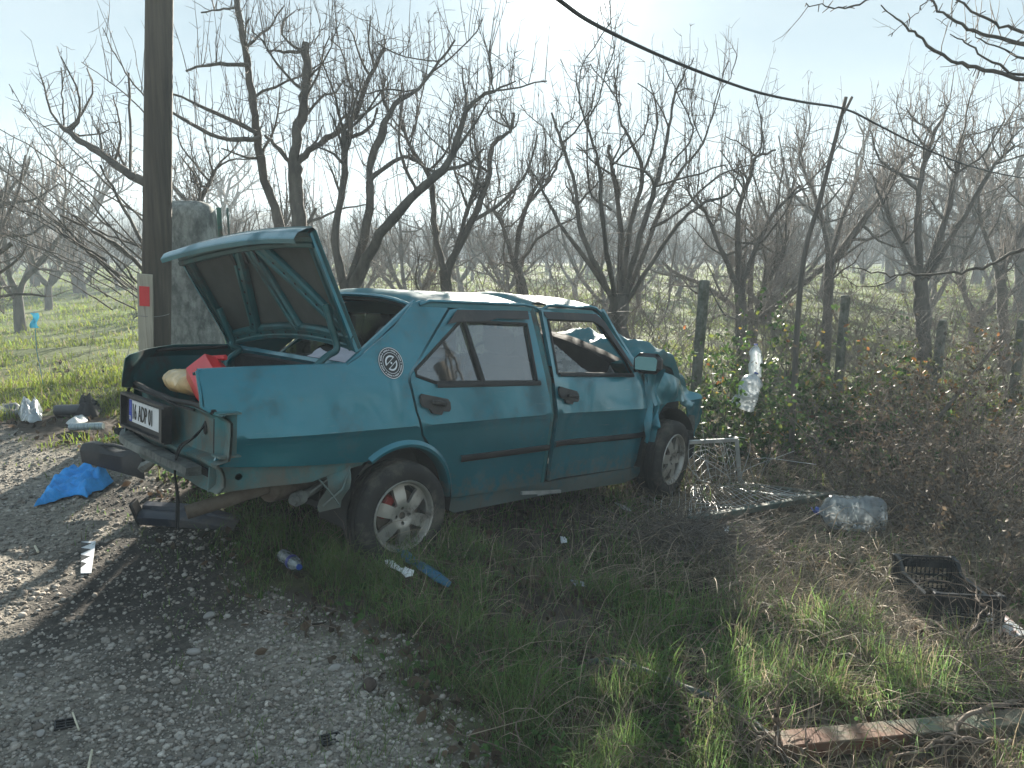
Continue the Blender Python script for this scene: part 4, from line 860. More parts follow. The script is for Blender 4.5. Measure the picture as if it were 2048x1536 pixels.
# ================================================================== TREES
M['bark'] = mat('bark', (.14, .125, .105), rough=.95, var=.4, vscale=14, stretch=(1, 1, .35), bump=.006, bscale=40, col2=(.060, .054, .046))
M['twig'] = mat('twig_bark', (.15, .125, .105), rough=.85, var=.35, vscale=20)
M['redtwig'] = mat('bramble_stem', (.10, .055, .045), rough=.8, var=.4, vscale=12)
class Tubes:                     # fast many-tube accumulator
    def __init__(s): s.V = []; s.Q = []; s.n = 0
    def add(s, P, R, n=3):
        P = np.asarray(P, float); k = len(P); R = np.broadcast_to(np.asarray(R, float), (k,))
        T = np.empty_like(P); T[1:-1] = P[2:] - P[:-2]; T[0] = P[1] - P[0]; T[-1] = P[-1] - P[-2]; T /= (np.sqrt((T * T).sum(1))[:, None] + 1e-9)
        ref = np.array([.31, .17, .93]) if abs(T[:, 2]).mean() < .8 else np.array([.95, .3, .05])
        U = np.cross(T, ref); U /= (np.sqrt((U * U).sum(1))[:, None] + 1e-9); W = np.cross(T, U)
        a = np.arange(n) * 2 * PI / n; V = P[:, None] + R[:, None, None] * (np.cos(a)[None, :, None] * U[:, None] + np.sin(a)[None, :, None] * W[:, None])
        i = np.arange(k - 1)[:, None] * n; j = np.arange(n)[None]; j2 = (j + 1) % n
        s.Q.append((np.stack([i + j, i + j2, i + n + j2, i + n + j], -1) + s.n).reshape(-1, 4)); s.V.append(V.reshape(-1, 3)); s.n += k * n
    def build(s, name, m, parent=None, **t):
        return fast_mesh(name, np.concatenate(s.V), quads=np.concatenate(s.Q), m=m, parent=parent, smooth=True, **t)
def wander(p, d, L, k, kink, up, r):
    P = [np.array(p, float)]; d = np.array(d, float) / np.linalg.norm(d)
    for i in range(k):
        d = d + r.normal(0, kink, 3) + np.array([0, 0, up]); d /= np.linalg.norm(d); P.append(P[-1] + d * L / k)
    return np.array(P), d
def twiggy(T, P, R, r, dens_=9.0, L=(.10, .45), sub=True, shoots=.35, rr=.0055, spur=14):
    seg = np.linalg.norm(np.diff(P, axis=0), axis=1); tot = seg.sum(); cum = np.concatenate([[0], np.cumsum(seg)])
    def pt(s_):
        i = min(np.searchsorted(cum, s_) - 1, len(P) - 2); i = max(i, 0); f_ = (s_ - cum[i]) / max(seg[i], 1e-6); return P[i] * (1 - f_) + P[i + 1] * f_, (P[i + 1] - P[i]) / max(seg[i], 1e-6), R[i] * (1 - f_) + R[i + 1] * f_
    for _ in range(r.poisson(tot * dens_)):
        p, t, rad = pt(tot * r.uniform(.12, 1)); a = r.normal(size=3); a -= t * a.dot(t) * .6; a[2] += .45; a /= np.linalg.norm(a)
        sh = r.random() < shoots; l = r.uniform(*L) * (1.7 if sh else 1); 
        if sh: a = a * .35 + np.array([0, 0, 1])
        Q, d = wander(p, a, l, 4 if l > .2 else 3, .16 if not sh else .06, .10, r); q = min(rr, rad * .8); T.add(Q, np.linspace(q, q * .4, len(Q)), 3)
        if sub:
            for _ in range(r.poisson(l * 7)):
                i = r.integers(1, len(Q)); Q2, _d = wander(Q[i], d + r.normal(0, .8, 3), r.uniform(.03, .16), 2, .2, .05, r); T.add(Q2, [q * .6, q * .5, q * .25], 3)
    for _ in range(r.poisson(tot * spur)):
        p, t, rad = pt(tot * r.random()); a = r.normal(size=3); a /= np.linalg.norm(a); T.add([p, p + a * (rad + r.uniform(.015, .05))], [.004, .0025], 3)
def pear_tree(seed, big=1.0, fine=1.0):
    r = np.random.default_rng(seed); A = Tubes(); T = Tubes()
    th = r.uniform(.4, .7); P, d = wander((0, 0, -.15), (r.normal(0, .1), r.normal(0, .1), 1), th + .15, 5, .07, 0, r); R = np.linspace(.105, .08, len(P)); R[0] = .14; A.add(P, R * big, 8)
    ns = r.integers(4, 7); a0 = r.uniform(0, 2 * PI)
    for i in range(ns):
        a = a0 + i * 2 * PI / ns + r.normal(0, .25); L = r.uniform(1.5, 2.3) * big
        S, d = wander(P[-1] - (0, 0, .06), (math.cos(a), math.sin(a), r.uniform(.6, 1.2)), L, 9, .125, .09, r); RS = np.linspace(.055, .026, len(S)) * big * (1 + .12 * np.sin(np.arange(len(S)) * 2.1)); A.add(S, RS, 6)
        twiggy(T, S[2:], RS[2:], r, 9 * fine, (.15, .5), True, .45)
        for j in range(r.integers(4, 7)):
            k = r.integers(3, len(S)); dd = d * .5 + r.normal(0, .6, 3) + np.array([math.cos(a), math.sin(a), .5]) * .5
            B, d2 = wander(S[k], dd, r.uniform(.5, 1.3) * big, 6, .15, .12, r); RB = np.linspace(.026, .010, len(B)) * big; A.add(B, RB, 5)
            twiggy(T, B, RB, r, 13 * fine, (.12, .5), True, .45)
        for j in range(r.integers(1, 4)):
            k = r.integers(5, len(S)); B, d2 = wander(S[k], (r.normal(0, .12), r.normal(0, .12), 1), r.uniform(.6, 1.5) * big, 6, .05, .04, r); RB = np.linspace(.013, .004, len(B)); A.add(B, RB, 4); twiggy(T, B, RB, r, 4 * fine, (.06, .25), False, .1)
    return A, T
def walnut_tree(seed):
    r = np.random.default_rng(seed); A = Tubes(); T = Tubes(); P, d = wander((0, 0, -.2), (0, 0, 1), 2.2, 6, .05, 0, r); A.add(P, np.linspace(.22, .16, len(P)), 8)
    def rec(p, d, L, rad, dep):
        Q, d2 = wander(p, d, L, 5, .14, .03, r); (A if dep < 2 else T).add(Q, np.linspace(rad, rad * .6, len(Q)), 6 if dep < 2 else 3)
        if dep == 4: return
        for _ in range(r.integers(3, 5) if dep < 3 else r.integers(4, 7)):
            k = r.integers(2, len(Q)); rec(Q[k], d2 * .75 + r.normal(0, .55, 3) + np.array([0, 0, .12]), L * r.uniform(.5, .75), rad * .55, dep + 1)
    for i in range(6): a = i * PI / 3 + r.normal(0, .2); rec(P[-1], (math.cos(a), math.sin(a), r.uniform(.5, 1.6)), r.uniform(1.7, 2.5), .09, 1)
    return A, T
protos = []
for s in range(9):
    A, T = pear_tree(100 + s, r_big := (1.0 + .06 * (s % 4)), 1.0); t = empty('fruit_tree'); A.build('trunk', M['bark'], t); T.build('twigs', M['twig'], t); protos.append(t)
wprot = []
for s in range(2):
    A, T = walnut_tree(300 + s); t = empty('walnut_tree'); A.build('trunk', M['bark'], t); T.build('twigs', M['twig'], t); wprot.append(t)
used = set()
def place(proto, x, y, rz, sc, label, group, cat='tree'):
    if proto.name in used:
        o = proto.copy(); COL.objects.link(o)
        for ch in proto.children: c = ch.copy(); COL.objects.link(c); c.parent = o
    else: o = proto; used.add(proto.name)
    o.location = (x, y, float(hgt(x, y))); o.rotation_euler = (0, 0, rz); o.scale = (sc, sc, sc); tag(o, label, cat, group); return o
r = np.random.default_rng(5)
spots = []
yy = 14.0; row = 0
while yy < 86:
    sp = 4.6; half = yy * .72 + 3
    for i in range(int(-half / sp), int(half / sp) + 1):
        x = (i + .5 * (row % 2)) * sp + r.normal(0, .35); y = yy + x * .10 + r.normal(0, .5)
        if yy < 17 and -1.5 < x < 3: continue
        spots.append((x, y))
    yy += 5.2 + yy * .035; row += 1
near_trees = []
side_w = lambda px: 'at the left edge' if px < 120 else 'left of the wooden pole' if px < 280 else 'between the pole and the raised boot lid' if px < 620 else 'above the car roof' if px < 1200 else 'right of the car' if px < 1600 else 'towards the right edge'
cnt = {}
for k, (x, y) in enumerate(spots):
    px = 1024 + FPX * x / (y * CT); side = side_w(px)
    if y < 26: key = ('near', side)
    else: key = ('far', side)
    cnt[key] = cnt.get(key, 0) + 1; c = cnt[key]
    if y < 26:
        ordn = ['first', 'second', 'third', 'fourth', 'fifth', 'sixth', 'seventh', 'eighth', 'ninth', 'tenth', 'eleventh', 'twelfth'][min(c - 1, 11)]
        rowname = 'front' if y < 17 else 'second' if y < 22 else 'third'
        key2 = (rowname, side); cnt[key2] = cnt.get(key2, 0) + 1
        ordn = ['first', 'second', 'third', 'fourth', 'fifth', 'sixth', 'seventh', 'eighth'][min(cnt[key2] - 1, 7)]
        lab = f'bare orchard tree {side}, {ordn} in its {rowname} row'
    else: lab = f'hazy bare tree in the far orchard rows {side}'
    place(protos[r.integers(0, 9)], x, y, r.uniform(0, 2 * PI), r.uniform(.92, 1.2), lab, 'bare fruit trees standing in rows in the orchard')
for i, (px, d, s, lab) in enumerate(((150, 33, 1.25, 'tall rounded walnut tree on the skyline left of the pole'), (60, 38, 1.1, 'rounded walnut tree at the far left edge of the skyline'), (1660, 30, 1.2, 'tall rounded tree behind the forked prop'), (1790, 36, 1.1, 'fine twigged tree right of the forked prop'),
      (2060, 24, 1.15, 'tall fine twigged tree at the right edge'), (1250, 40, 1.25, 'pale rounded tree far behind the many stemmed tree'), (1960, 40, 1.2, 'hazy rounded tree beyond the right fence'), (1180, 60, 1.4, 'faint rounded tree under the sun'), (430, 45, 1.4, 'hazy tall tree behind the left fruit trees'))):
    p = at(px, 480, d); place(wprot[i % 2], p[0], p[1], i * 1.3, s, lab, 'tall rounded trees among the orchard')
# far wood that reads as one mass
T = Tubes(); r = np.random.default_rng(77)
for i in range(2600):
    y = r.uniform(88, 143); x = r.uniform(-.85, .85) * y; h = r.uniform(2.5, 4.5); z = float(hgt(x, y, False)) if y < 101 else -2 + float(ridge(x)) * float(np.interp(y, (100, 112, 126, 138, 146), (0, .25, .62, .92, 1.0))); P, d = wander((x, y, z - 1), (0, 0, 1), h * .6, 3, .1, 0, r); T.add(P, [.2, .15, .1, .08], 3)
    for j in range(7): Q, d2 = wander(P[-1] - (0, 0, r.random() * h * .3), r.normal(0, 1, 3) * (1, 1, .4) + (0, 0, .7), h * .5, 3, .2, .05, r); T.add(Q, [.09, .06, .04, .02], 3)
T.build('distant_wood', M['twig'], None, kind='stuff', label='far bare wood fading into the haze')
# ---------------- individually shaped trees along the fence
def hero(name, base, limbs, label, seed, dens_=8, group='gnarled fruit trees along the fence', shoots=.4, L=(.12, .5), fine=.0055, spur=16, cat='tree'):
    r = np.random.default_rng(seed); A = Tubes(); T = Tubes(); o = empty(name, tuple(base)); B = np.array(base)
    for lb in limbs:
        pts, r0, r1 = lb[:3]; tw = lb[3] if len(lb) > 3 else 1.0
        P = np.array([at(*p) for p in pts]) - B; P = cat_rom(P, 5); r0, r1 = r0 * .86, r1 * .9; P[1:-1] += r.normal(0, .005 + r0 * .05, (len(P) - 2, 3)); R = np.linspace(r0, r1, len(P)) * (1 + .10 * r.normal(size=len(P)).clip(-1, 1.5)); A.add(P, R, 9 if r0 > .05 else 5)
        if tw: twiggy(T, P, R, r, dens_ * 2.1 * tw, L, True, shoots, fine, spur)
        # side branches
        if r0 > .035:
            for _ in range(int(7 * tw + .5)):
                k = r.integers(len(P) // 3, len(P)); d = r.normal(0, 1, 3); d[2] = abs(d[2]) * .7 + .2
                Q, _d = wander(P[k], d, r.uniform(.4, 1.0), 6, .22, .12, r); RQ = np.linspace(min(.02, R[k] * .6), .007, len(Q)); A.add(Q, RQ, 5); twiggy(T, Q, RQ, r, dens_ * 1.6, L, True, shoots, fine, spur)
    A.build('trunk', M['bark'], o); T.build('twigs', M['twig'], o); tag(o, label, cat, group); return o
def base_at(px, d): p = at(px, 600, d); return (p[0], p[1], float(hgt(p[0], p[1])))
d = 9.6
hero('fruit_tree', base_at(372, d), [([(380, 735, d), (368, 600, d), (352, 470, d)], .11, .085, .3), ([(352, 470, d), (318, 385, d - .1), (262, 350, d - .2), (205, 310, d - .1), (150, 275, d), (122, 252, d)], .075, .030, .8),
  ([(128, 262, d), (125, 200, d), (122, 135, d)], .014, .008, .5), ([(262, 350, d - .2), (260, 260, d - .2), (257, 145, d - .2)], .022, .014, .4), ([(228, 335, d), (240, 260, d), (226, 190, d)], .020, .008, .8),
  ([(330, 240, d - .4), (270, 170, d - .5), (230, 110, d - .5), (205, 55, d - .6)], .014, .005, .6), ([(340, 330, d), (300, 240, d), (235, 175, d), (163, 124, d)], .014, .005, .6),
  ([(352, 470, d), (400, 400, d + .3), (430, 340, d + .4)], .05, .025, 1)], 'gnarled fruit tree behind the wooden pole with one limb reaching left', 501, 6)
wl = [([(345, 560, 8.6), (220, 430, 8.2), (100, 300, 7.8), (18, 168, 7.6)], .012, .004, .5)]
rw_ = np.random.default_rng(9)
for i in range(22):
    x0, y0 = rw_.uniform(210, 350), rw_.uniform(430, 640); x1 = rw_.uniform(-120, 120); y1 = y0 - (x0 - x1) * rw_.uniform(.45, 1.05); dd = rw_.uniform(7.8, 10.5)
    wl.append(([(x0, y0, dd), ((x0 * 2 + x1) / 3, (y0 * 2 + y1) / 3 - rw_.uniform(-12, 14), dd - .2), ((x0 + 2 * x1) / 3, (y0 + 2 * y1) / 3 - rw_.uniform(-5, 25), dd - .3), (x1, y1, dd - .4)], rw_.uniform(.009, .018), .004, .6))
wl.append(([(330, 760, 9.2), (338, 640, 9.2), (330, 560, 9.2)], .07, .05, .2)); wl.append(([(330, 600, 9.2), (270, 520, 9), (200, 470, 8.8), (120, 430, 8.6)], .035, .015, 1)); wl.append(([(330, 570, 9.2), (260, 440, 9), (200, 330, 8.8)], .03, .012, 1))
hero('whippy_tree', base_at(332, 9.2), wl, 'low tree of long whippy shoots fanning out to the left edge', 502, 6, shoots=.2, L=(.05, .25), fine=.0035, spur=10)
d = 9.3
hero('fruit_tree', base_at(600, d), [([(610, 740, d), (600, 560, d), (598, 450, d), (592, 370, d), (588, 320, d)], .115, .09, .3), ([(588, 320, d), (598, 250, d), (612, 180, d), (612, 85, d)], .072, .050, .9), ([(560, 740, d + .3), (560, 470, d + .3), (530, 360, d + .3), (512, 250, d + .2), (500, 165, d + .2), (482, 50, d), (468, -40, d)], .080, .030, .9),
  ([(500, 130, d), (430, 128, d), (372, 142, d)], .028, .014, 1), ([(512, 265, d), (430, 225, d), (345, 188, d)], .035, .014, 1.2), ([(520, 275, d), (440, 275, d), (345, 225, d)], .038, .018, 1.2), ([(590, 330, d), (640, 285, d), (700, 245, d), (740, 150, d), (770, 95, d)], .05, .025, 1.1),
  ([(612, 105, d), (570, 103, d), (533, 100, d)], .025, .014, 1), ([(618, 155, d), (650, 120, d), (680, 45, d)], .018, .006, 1), ([(478, 15, d), (440, 18, d), (402, 25, d)], .018, .009, 1), ([(595, 340, d), (560, 300, d), (530, 270, d)], .035, .02, 1), ([(628, 90, d), (640, 50, d), (625, -10, d)], .008, .004, .6)],
  'tallest fruit tree, its sawn stem rising between pole and boot lid', 503, 8.5)
d = 9.0
hero('fruit_tree', base_at(700, d), [([(700, 760, d), (695, 620, d), (700, 560, d)], .12, .10, .2), ([(695, 600, d), (672, 480, d), (690, 350, d), (688, 255, d)], .062, .035, .9), ([(700, 580, d), (738, 420, d), (742, 320, d), (790, 210, d), (835, 180, d), (910, 80, d)], .068, .012, .9),
  ([(700, 590, d), (760, 470, d - .2), (835, 385, d - .3), (895, 325, d - .3), (930, 230, d - .3), (960, 195, d - .3), (1032, 162, d - .3)], .085, .008, .9), ([(740, 360, d), (800, 315, d), (840, 325, d)], .035, .02, 1), ([(880, 340, d), (930, 330, d), (968, 297, d)], .03, .014, 1),
  ([(835, 385, d), (800, 300, d), (808, 180, d)], .025, .01, 1), ([(900, 320, d), (898, 260, d), (912, 195, d)], .016, .007, .8), ([(690, 280, d), (740, 255, d), (755, 215, d)], .028, .016, 1)],
  'spreading fruit tree with a thick limb leaning right above the boot', 504, 8.5)
d = 10.4
hero('fruit_tree', base_at(890, d), [([(905, 760, d), (895, 620, d), (890, 540, d)], .11, .09, .2), ([(890, 560, d), (868, 440, d), (862, 360, d), (820, 290, d), (800, 225, d)], .055, .02, 1), ([(890, 550, d), (950, 430, d), (975, 360, d), (985, 290, d), (1020, 262, d), (1028, 225, d)], .062, .018, 1),
  ([(895, 560, d), (930, 440, d), (958, 340, d), (945, 265, d)], .045, .016, 1), ([(950, 440, d), (1010, 400, d), (1055, 340, d), (1075, 270, d)], .035, .012, 1)], 'fruit tree rising behind the rear of the car roof', 505, 9)
d = 11.5
hero('fruit_tree', base_at(1050, d), [([(1050, 760, d), (1048, 600, d), (1030, 520, d)], .10, .075, .3), ([(1030, 530, d), (1000, 440, d), (960, 400, d)], .045, .015, 1.1), ([(1030, 530, d), (1050, 420, d), (1100, 360, d), (1125, 300, d)], .05, .014, 1.1), ([(1035, 540, d), (1075, 480, d), (1160, 430, d)], .04, .012, 1.1)], 'smaller fruit tree above the middle of the car roof', 506, 10)
d = 9.8
st = []
for i, (pts, a, c) in enumerate([
  ([(1225, 600), (1165, 470), (1150, 370), (1118, 270), (1103, 225)], .06, .018), ([(1228, 600), (1120, 445), (1085, 380), (1062, 340)], .05, .014), ([(1232, 600), (1205, 440), (1198, 330), (1165, 225), (1148, 130)], .055, .006),
  ([(1238, 600), (1240, 440), (1222, 330), (1218, 290)], .06, .028), ([(1242, 600), (1262, 450), (1285, 345), (1258, 275), (1238, 230), (1228, 135)], .062, .010), ([(1246, 600), (1290, 440), (1320, 340), (1335, 270), (1352, 185), (1388, 115)], .065, .008),
  ([(1250, 600), (1310, 450), (1350, 360), (1405, 285), (1440, 185)], .06, .008), ([(1250, 610), (1340, 470), (1400, 410), (1460, 385), (1482, 320)], .05, .012), ([(1285, 345), (1310, 280), (1313, 220), (1300, 160)], .03, .007), ([(1222, 420), (1180, 380), (1175, 250), (1190, 180)], .028, .006),
  ([(1340, 330), (1385, 270), (1362, 200), (1318, 115)], .022, .006), ([(1300, 460), (1360, 420), (1440, 350), (1500, 330)], .032, .010)]):
    dd = d + .35 * math.sin(i * 2.3); st.append(([(x_, y_, dd if j else d) for j, (x_, y_) in enumerate(pts)], a * .74, c * .8, .6))
st.append(([(1240, 770, d), (1238, 680, d), (1236, 590, d)], .17, .14, .1))
hero('fruit_tree', base_at(1240, d), st, 'many stemmed goblet shaped fruit tree behind the car bonnet', 507, 8.5)
d = 11.2
hero('fruit_tree', base_at(1480, d), [([(1490, 770, d), (1482, 640, d), (1478, 560, d)], .11, .08, .3), ([(1478, 580, d), (1430, 470, d), (1400, 400, d)], .05, .016, 1.1), ([(1478, 570, d), (1475, 440, d), (1500, 350, d), (1512, 315, d), (1552, 300, d)], .055, .018, 1.1), ([(1480, 570, d), (1540, 440, d), (1600, 370, d)], .05, .014, 1.1), ([(1512, 320, d), (1480, 350, d), (1440, 300, d)], .02, .008, 1)],
  'fruit tree left of the forked prop with a bent flat topped limb', 508, 9)
d = 12.2
hero('fruit_tree', base_at(1655, d), [([(1650, 760, d), (1655, 600, d), (1660, 520, d)], .10, .08, .3), ([(1660, 540, d), (1640, 420, d), (1598, 320, d)], .05, .014, 1.1), ([(1660, 530, d), (1740, 420, d), (1800, 330, d), (1830, 310, d)], .05, .014, 1.1), ([(1660, 530, d), (1690, 420, d), (1720, 355, d)], .04, .012, 1.1)], 'fruit tree directly behind the forked prop', 509, 10)
d = 10.6
hero('fruit_tree', base_at(1850, d), [([(1850, 780, d), (1846, 640, d), (1840, 560, d)], .13, .10, .2), ([(1840, 570, d), (1835, 450, d), (1845, 340, d), (1870, 270, d), (1895, 215, d)], .065, .014, 1), ([(1835, 380, d), (1800, 350, d), (1760, 320, d), (1740, 260, d)], .03, .010, 1), ([(1842, 570, d), (1890, 440, d), (1915, 330, d), (1930, 270, d)], .06, .016, 1),
  ([(1842, 570, d), (1780, 440, d), (1750, 370, d)], .045, .012, 1), ([(1845, 570, d), (1930, 430, d), (1990, 330, d), (2030, 290, d)], .05, .012, 1), ([(1870, 270, d), (1830, 240, d), (1812, 215, d)], .02, .008, 1)], 'fruit tree near the right edge with two tall thin stems', 510, 9)
d = 12.5
hero('fruit_tree', base_at(2010, d), [([(2010, 760, d), (2005, 600, d), (2000, 540, d)], .10, .08, .3), ([(2000, 560, d), (1960, 430, d), (1965, 340, d)], .05, .014, 1.2), ([(2000, 560, d), (2060, 420, d), (2070, 280, d)], .05, .014, 1.2)], 'fruit tree cut by the right edge of the picture', 511, 11)
for i, (x, y, s) in enumerate(((-8.0, 10.4, 1.05), (-10.3, 12.5, 1.1))): place(protos[3 + i], x, y, i * 2.0, s, ['bare fruit tree just outside the left edge of the picture', 'second bare fruit tree beyond the left edge'][i], 'bare fruit trees standing in rows in the orchard')  # unseen trees added off the left side to throw more shade on the gravel
for i, (x, y, s) in enumerate(((2.5, -3.6, 1.25), (6.5, -3.0, 1.2), (7.6, 3.0, 1.2), (10.5, 5.0, 1.3))): place(protos[5 + i % 4], x, y, i * 1.7, s, ['bare tree behind the photographer mirrored in the rear side window', 'bare tree behind the photographer right of the overhanging one', 'bare tree beside the road outside the right edge', 'second bare tree beside the road outside the right edge'][i], 'bare trees along the road behind the viewpoint')
# tree out of frame whose branches hang in at the top right
d = 4.6
hero('overhanging_tree', (4.3, 4.3, float(hgt(4.3, 4.3))), [([(2420, 1000, 4.3), (2440, 600, 4.3), (2430, 200, 4.4), (2400, -60, 4.5)], .13, .08, 0), ([(2440, 400, 4.4), (2250, 250, 4.5), (2060, 165, d), (1950, 135, d), (1895, 118, d), (1835, 70, d), (1800, 45, d), (1762, 10, d)], .020, .0035, .35), ([(2430, 250, 4.4), (2240, 130, 4.5), (2060, 86, d), (1985, 75, d), (1925, 50, d), (1880, 20, d), (1850, -15, d)], .020, .005, .35),
  ([(2400, 60, 4.5), (2200, 90, 4.5), (2060, 68, d), (1990, 48, d), (1915, 0, d), (1890, -30, d)], .016, .004, .35), ([(2240, 130, 4.5), (2060, 152, d), (1985, 122, d), (1930, 85, d), (1900, 68, d)], .012, .003, .3), ([(1850, -15, d), (1760, -5, d), (1700, 14, d), (1660, 15, d), (1612, 6, d)], .009, .003, .1),
  ([(1855, 0, d), (1830, 30, d), (1776, 72, d)], .004, .002, .1), ([(1915, 0, d), (1905, 20, d), (1882, 48, d)], .004, .002, 0), ([(2060, 120, d), (2000, 95, d), (1960, 80, d), (1940, 60, d)], .008, .002, .8),
  ([(2440, 620, 4.4), (2250, 480, 4.6), (2060, 496, 4.8), (1980, 530, 4.8), (1905, 546, 4.9), (1830, 550, 4.9), (1770, 548, 5), (1700, 535, 5)], .018, .004, .15), ([(1795, 552, 4.9), (1752, 572, 4.9), (1710, 570, 4.9), (1682, 545, 4.9)], .006, .002, .1)],
  'branches hanging into the top right corner from a tree outside the frame', 512, 9, group=None, shoots=.1, L=(.08, .3), fine=.0035, spur=12)
# ================================================================== POLE, PILLAR, POSTS
M['pole'] = mat('weathered_pole_wood', (.105, .085, .062), rough=.9, var=.4, vscale=5, stretch=(6, 6, .25), bump=.006, bscale=16, col2=(.045, .036, .028))
M['board'] = mat('weathered_white_board', (.42, .38, .30), rough=.85, var=.2, vscale=5, stretch=(5, 5, .3), dirt=(.20, .17, .13), dirt_amt=.35, bump=.001, bscale=60)
M['redpaint'] = mat('red_reflector', (.62, .025, .03), rough=.35, var=.1)
M['concrete'] = mat('old_concrete', (.31, .32, .29), rough=.95, var=.3, vscale=16, dirt=(.12, .13, .12), dirt_amt=.5, dirt_scale=11, bump=.016, bscale=34, stretch=(1, 1, .55))
M['greensteel'] = mat('green_painted_steel', (.03, .12, .10), rough=.55, var=.3, dirt=(.10, .06, .04), dirt_amt=.35)
M['greenbeam'] = mat('green_and_rust_steel', (.075, .12, .085), rough=.7, var=.25, vscale=3, dirt=(.16, .075, .045), dirt_amt=.72, dirt_scale=2.6, bump=.0015, bscale=60)
M['pipe'] = mat('grey_pipe', (.28, .28, .27), rough=.5, var=.15)
d = 6.7; B = at(298, 745, d); B[2] = float(zat(B[0], B[1])) - .02
top = at(320, -120, d + .1); P = np.array([B + (top - B) * t for t in np.linspace(-.1, 1.35, 26)]); r = np.random.default_rng(3)
b = MB(); A = np.arange(20) * 2 * PI / 20; V = []
for i, p in enumerate(P):
    rad = (.128 - .0012 * i) * (1 + .022 * np.cos(A * 2 + 1) + .012 * np.sin(A * 5 + i * .15) + .004 * r.normal(size=20)); V.append(np.stack([p[0] + rad * np.cos(A), p[1] + rad * np.sin(A), np.full(20, p[2])], 1))
V = np.array(V); V = np.concatenate([V, V[:, :1]], 1); b.grid(V, flip=True); b.add([tuple(q) for q in V[-1][:20]], [list(range(20))])
o = b.build('utility_pole', M['pole'], None); tag(o, 'tall brown wooden utility pole beside the car boot, leaning slightly', 'pole')
# white marker board with red reflector tied to the pole
ax = (top - B) / np.linalg.norm(top - B)
q0 = at(290, 548, d - .16); q1 = at(293, 705, d - .16); q1 = q0 + (q1 - q0) * 1.45
mk = empty('marker_board', tuple(q1)); mid = (q0 + q1) / 2 - q1; Lb = np.linalg.norm(q0 - q1); dz = (q0 - q1) / Lb; ry_ = math.atan2(dz[0], dz[2])
b = MB(); b.box(mid, (.123, .028, Lb), rot=(0, ry_, -.0), bev=.004); 
b.build('board', M['board'], mk); tag(mk, 'whitish wooden marker board with a red rectangle tied to the pole', 'marker board')
b = MB(); c = (q0 - q1) - dz * .185; b.box(c + np.array([0, -.017, 0]), (.084, .005, .165), rot=(0, ry_, 0)); b.build('red_reflector', M['redpaint'], mk)
b = MB(); c = at(302, 628, d); A = np.linspace(0, 2 * PI, 30); b.tube([(c[0] + .152 * math.cos(a), c[1] + .01 + (.165 if math.sin(a) > 0 else .195) * math.sin(a), c[2] + .01 * math.sin(2 * a)) for a in A], .0028, 5, caps=False)
P = [at(270, 628, d - .18), at(262, 650, d - .2), at(266, 668, d - .2), at(258, 700, d - .22), at(248, 735, d - .25)]; b.tube(cat_rom(P, 6), .0028, 5); o = b.build('tie_wire', M['wire'], None); tag(o, 'loose pale wire tied round the pole and board', 'wire')
# concrete pillar with rounded shoulders
d = 7.3; c0 = at(392, 740, d); zb = float(zat(c0[0], c0[1])) - .1; zt = at(392, 402, d)[2]; b = MB(); hw, hd = .262, .17; rows = []
for t in np.concatenate([np.linspace(0, .86, 14), np.array([.90, .93, .955, .975, .99, 1.0])]):
    s = 1.0 + .03 * (1 - t); kk = math.sqrt(max(0, 1 - max(0, (t - .93) / .07) ** 2)) if t > .93 else 1; A = np.arange(28) * 2 * PI / 28
    kw = .55 + .45 * kk; kd = .15 + .85 * kk
    x = np.sign(np.cos(A)) * np.abs(np.cos(A)) ** .55 * hw * s * kw; y = np.sign(np.sin(A)) * np.abs(np.sin(A)) ** .6 * hd * s * kd
    z_ = zb + (zt - zb) * t; n_ = np.array([noise.noise(Vector((a * 9, b2 * 9, z_ * 5))) for a, b2 in zip(x, y)]) * .010
    rows.append(np.stack([c0[0] + x * (1 + n_ * 3) + .012 * t, c0[1] + y * (1 + n_ * 3), np.full(28, z_) + .012 * x / hw * 0], 1))
V = np.array(rows); V = np.concatenate([V, V[:, :1]], 1); b.grid(V, flip=True); b.add(V[-1][:28], [list(range(28))]); o = b.build('concrete_pillar', M['concrete'], None, crease=50)
tag(o, 'thick weathered grey concrete pillar with a rounded top just right of the utility pole', 'pillar')
d = 7.45; t0 = at(448, 415, d); t1 = at(450, 760, d); t1[2] = float(zat(t1[0], t1[1])) - .1; h_ = t0[2] - t1[2]
b = MB(); b.box(((t0[0] + t1[0]) / 2, t0[1], t1[2] + h_ / 2), (.045, .005, h_)); b.box((t0[0] + .022, t0[1] + .024, t1[2] + h_ / 2), (.005, .043, h_)); o = b.build('steel_post', M['greensteel'], None, smooth=False); tag(o, 'green painted steel angle post standing against the concrete pillar', 'post')
# ---------------- cable and forked prop
cab = [(900, -170, 2.7), (1110, -6, 3.3), (1200, 54, 3.8), (1350, 124, 4.6), (1500, 180, 5.4), (1600, 203, 6.1), (1692, 219, 6.7), (1760, 252, 7.3), (1860, 302, 8.4), (1950, 335, 9.4), (2060, 358, 10.5), (2300, 392, 13), (2700, 380, 19)]
P = cat_rom([at(*p) for p in cab], 8); b = MB(); b.tube(P, .0092, 8); o = b.build('overhead_cable', M['rubber'], None); tag(o, 'slack black cable sagging across the sky and resting on the forked prop', 'cable')
M['propwood'] = mat('grey_branch_wood', (.12, .105, .09), rough=.9, var=.35, vscale=8, stretch=(3, 3, .5), bump=.003, bscale=40)
pb = at(1590, 800, 6.7); pb[2] = float(zat(pb[0], pb[1])) - .05; pr = empty('forked_prop', tuple(pb))
b = MB(); Pp = np.array([pb, at(1602, 560, 6.7), at(1640, 400, 6.7), at(1668, 290, 6.7), at(1685, 222, 6.7)]) - pb; b.tube(cat_rom(Pp, 6) + 0, np.linspace(.026, .014, 25), 9)
b.build('stem', M['propwood'], pr, smooth=True)
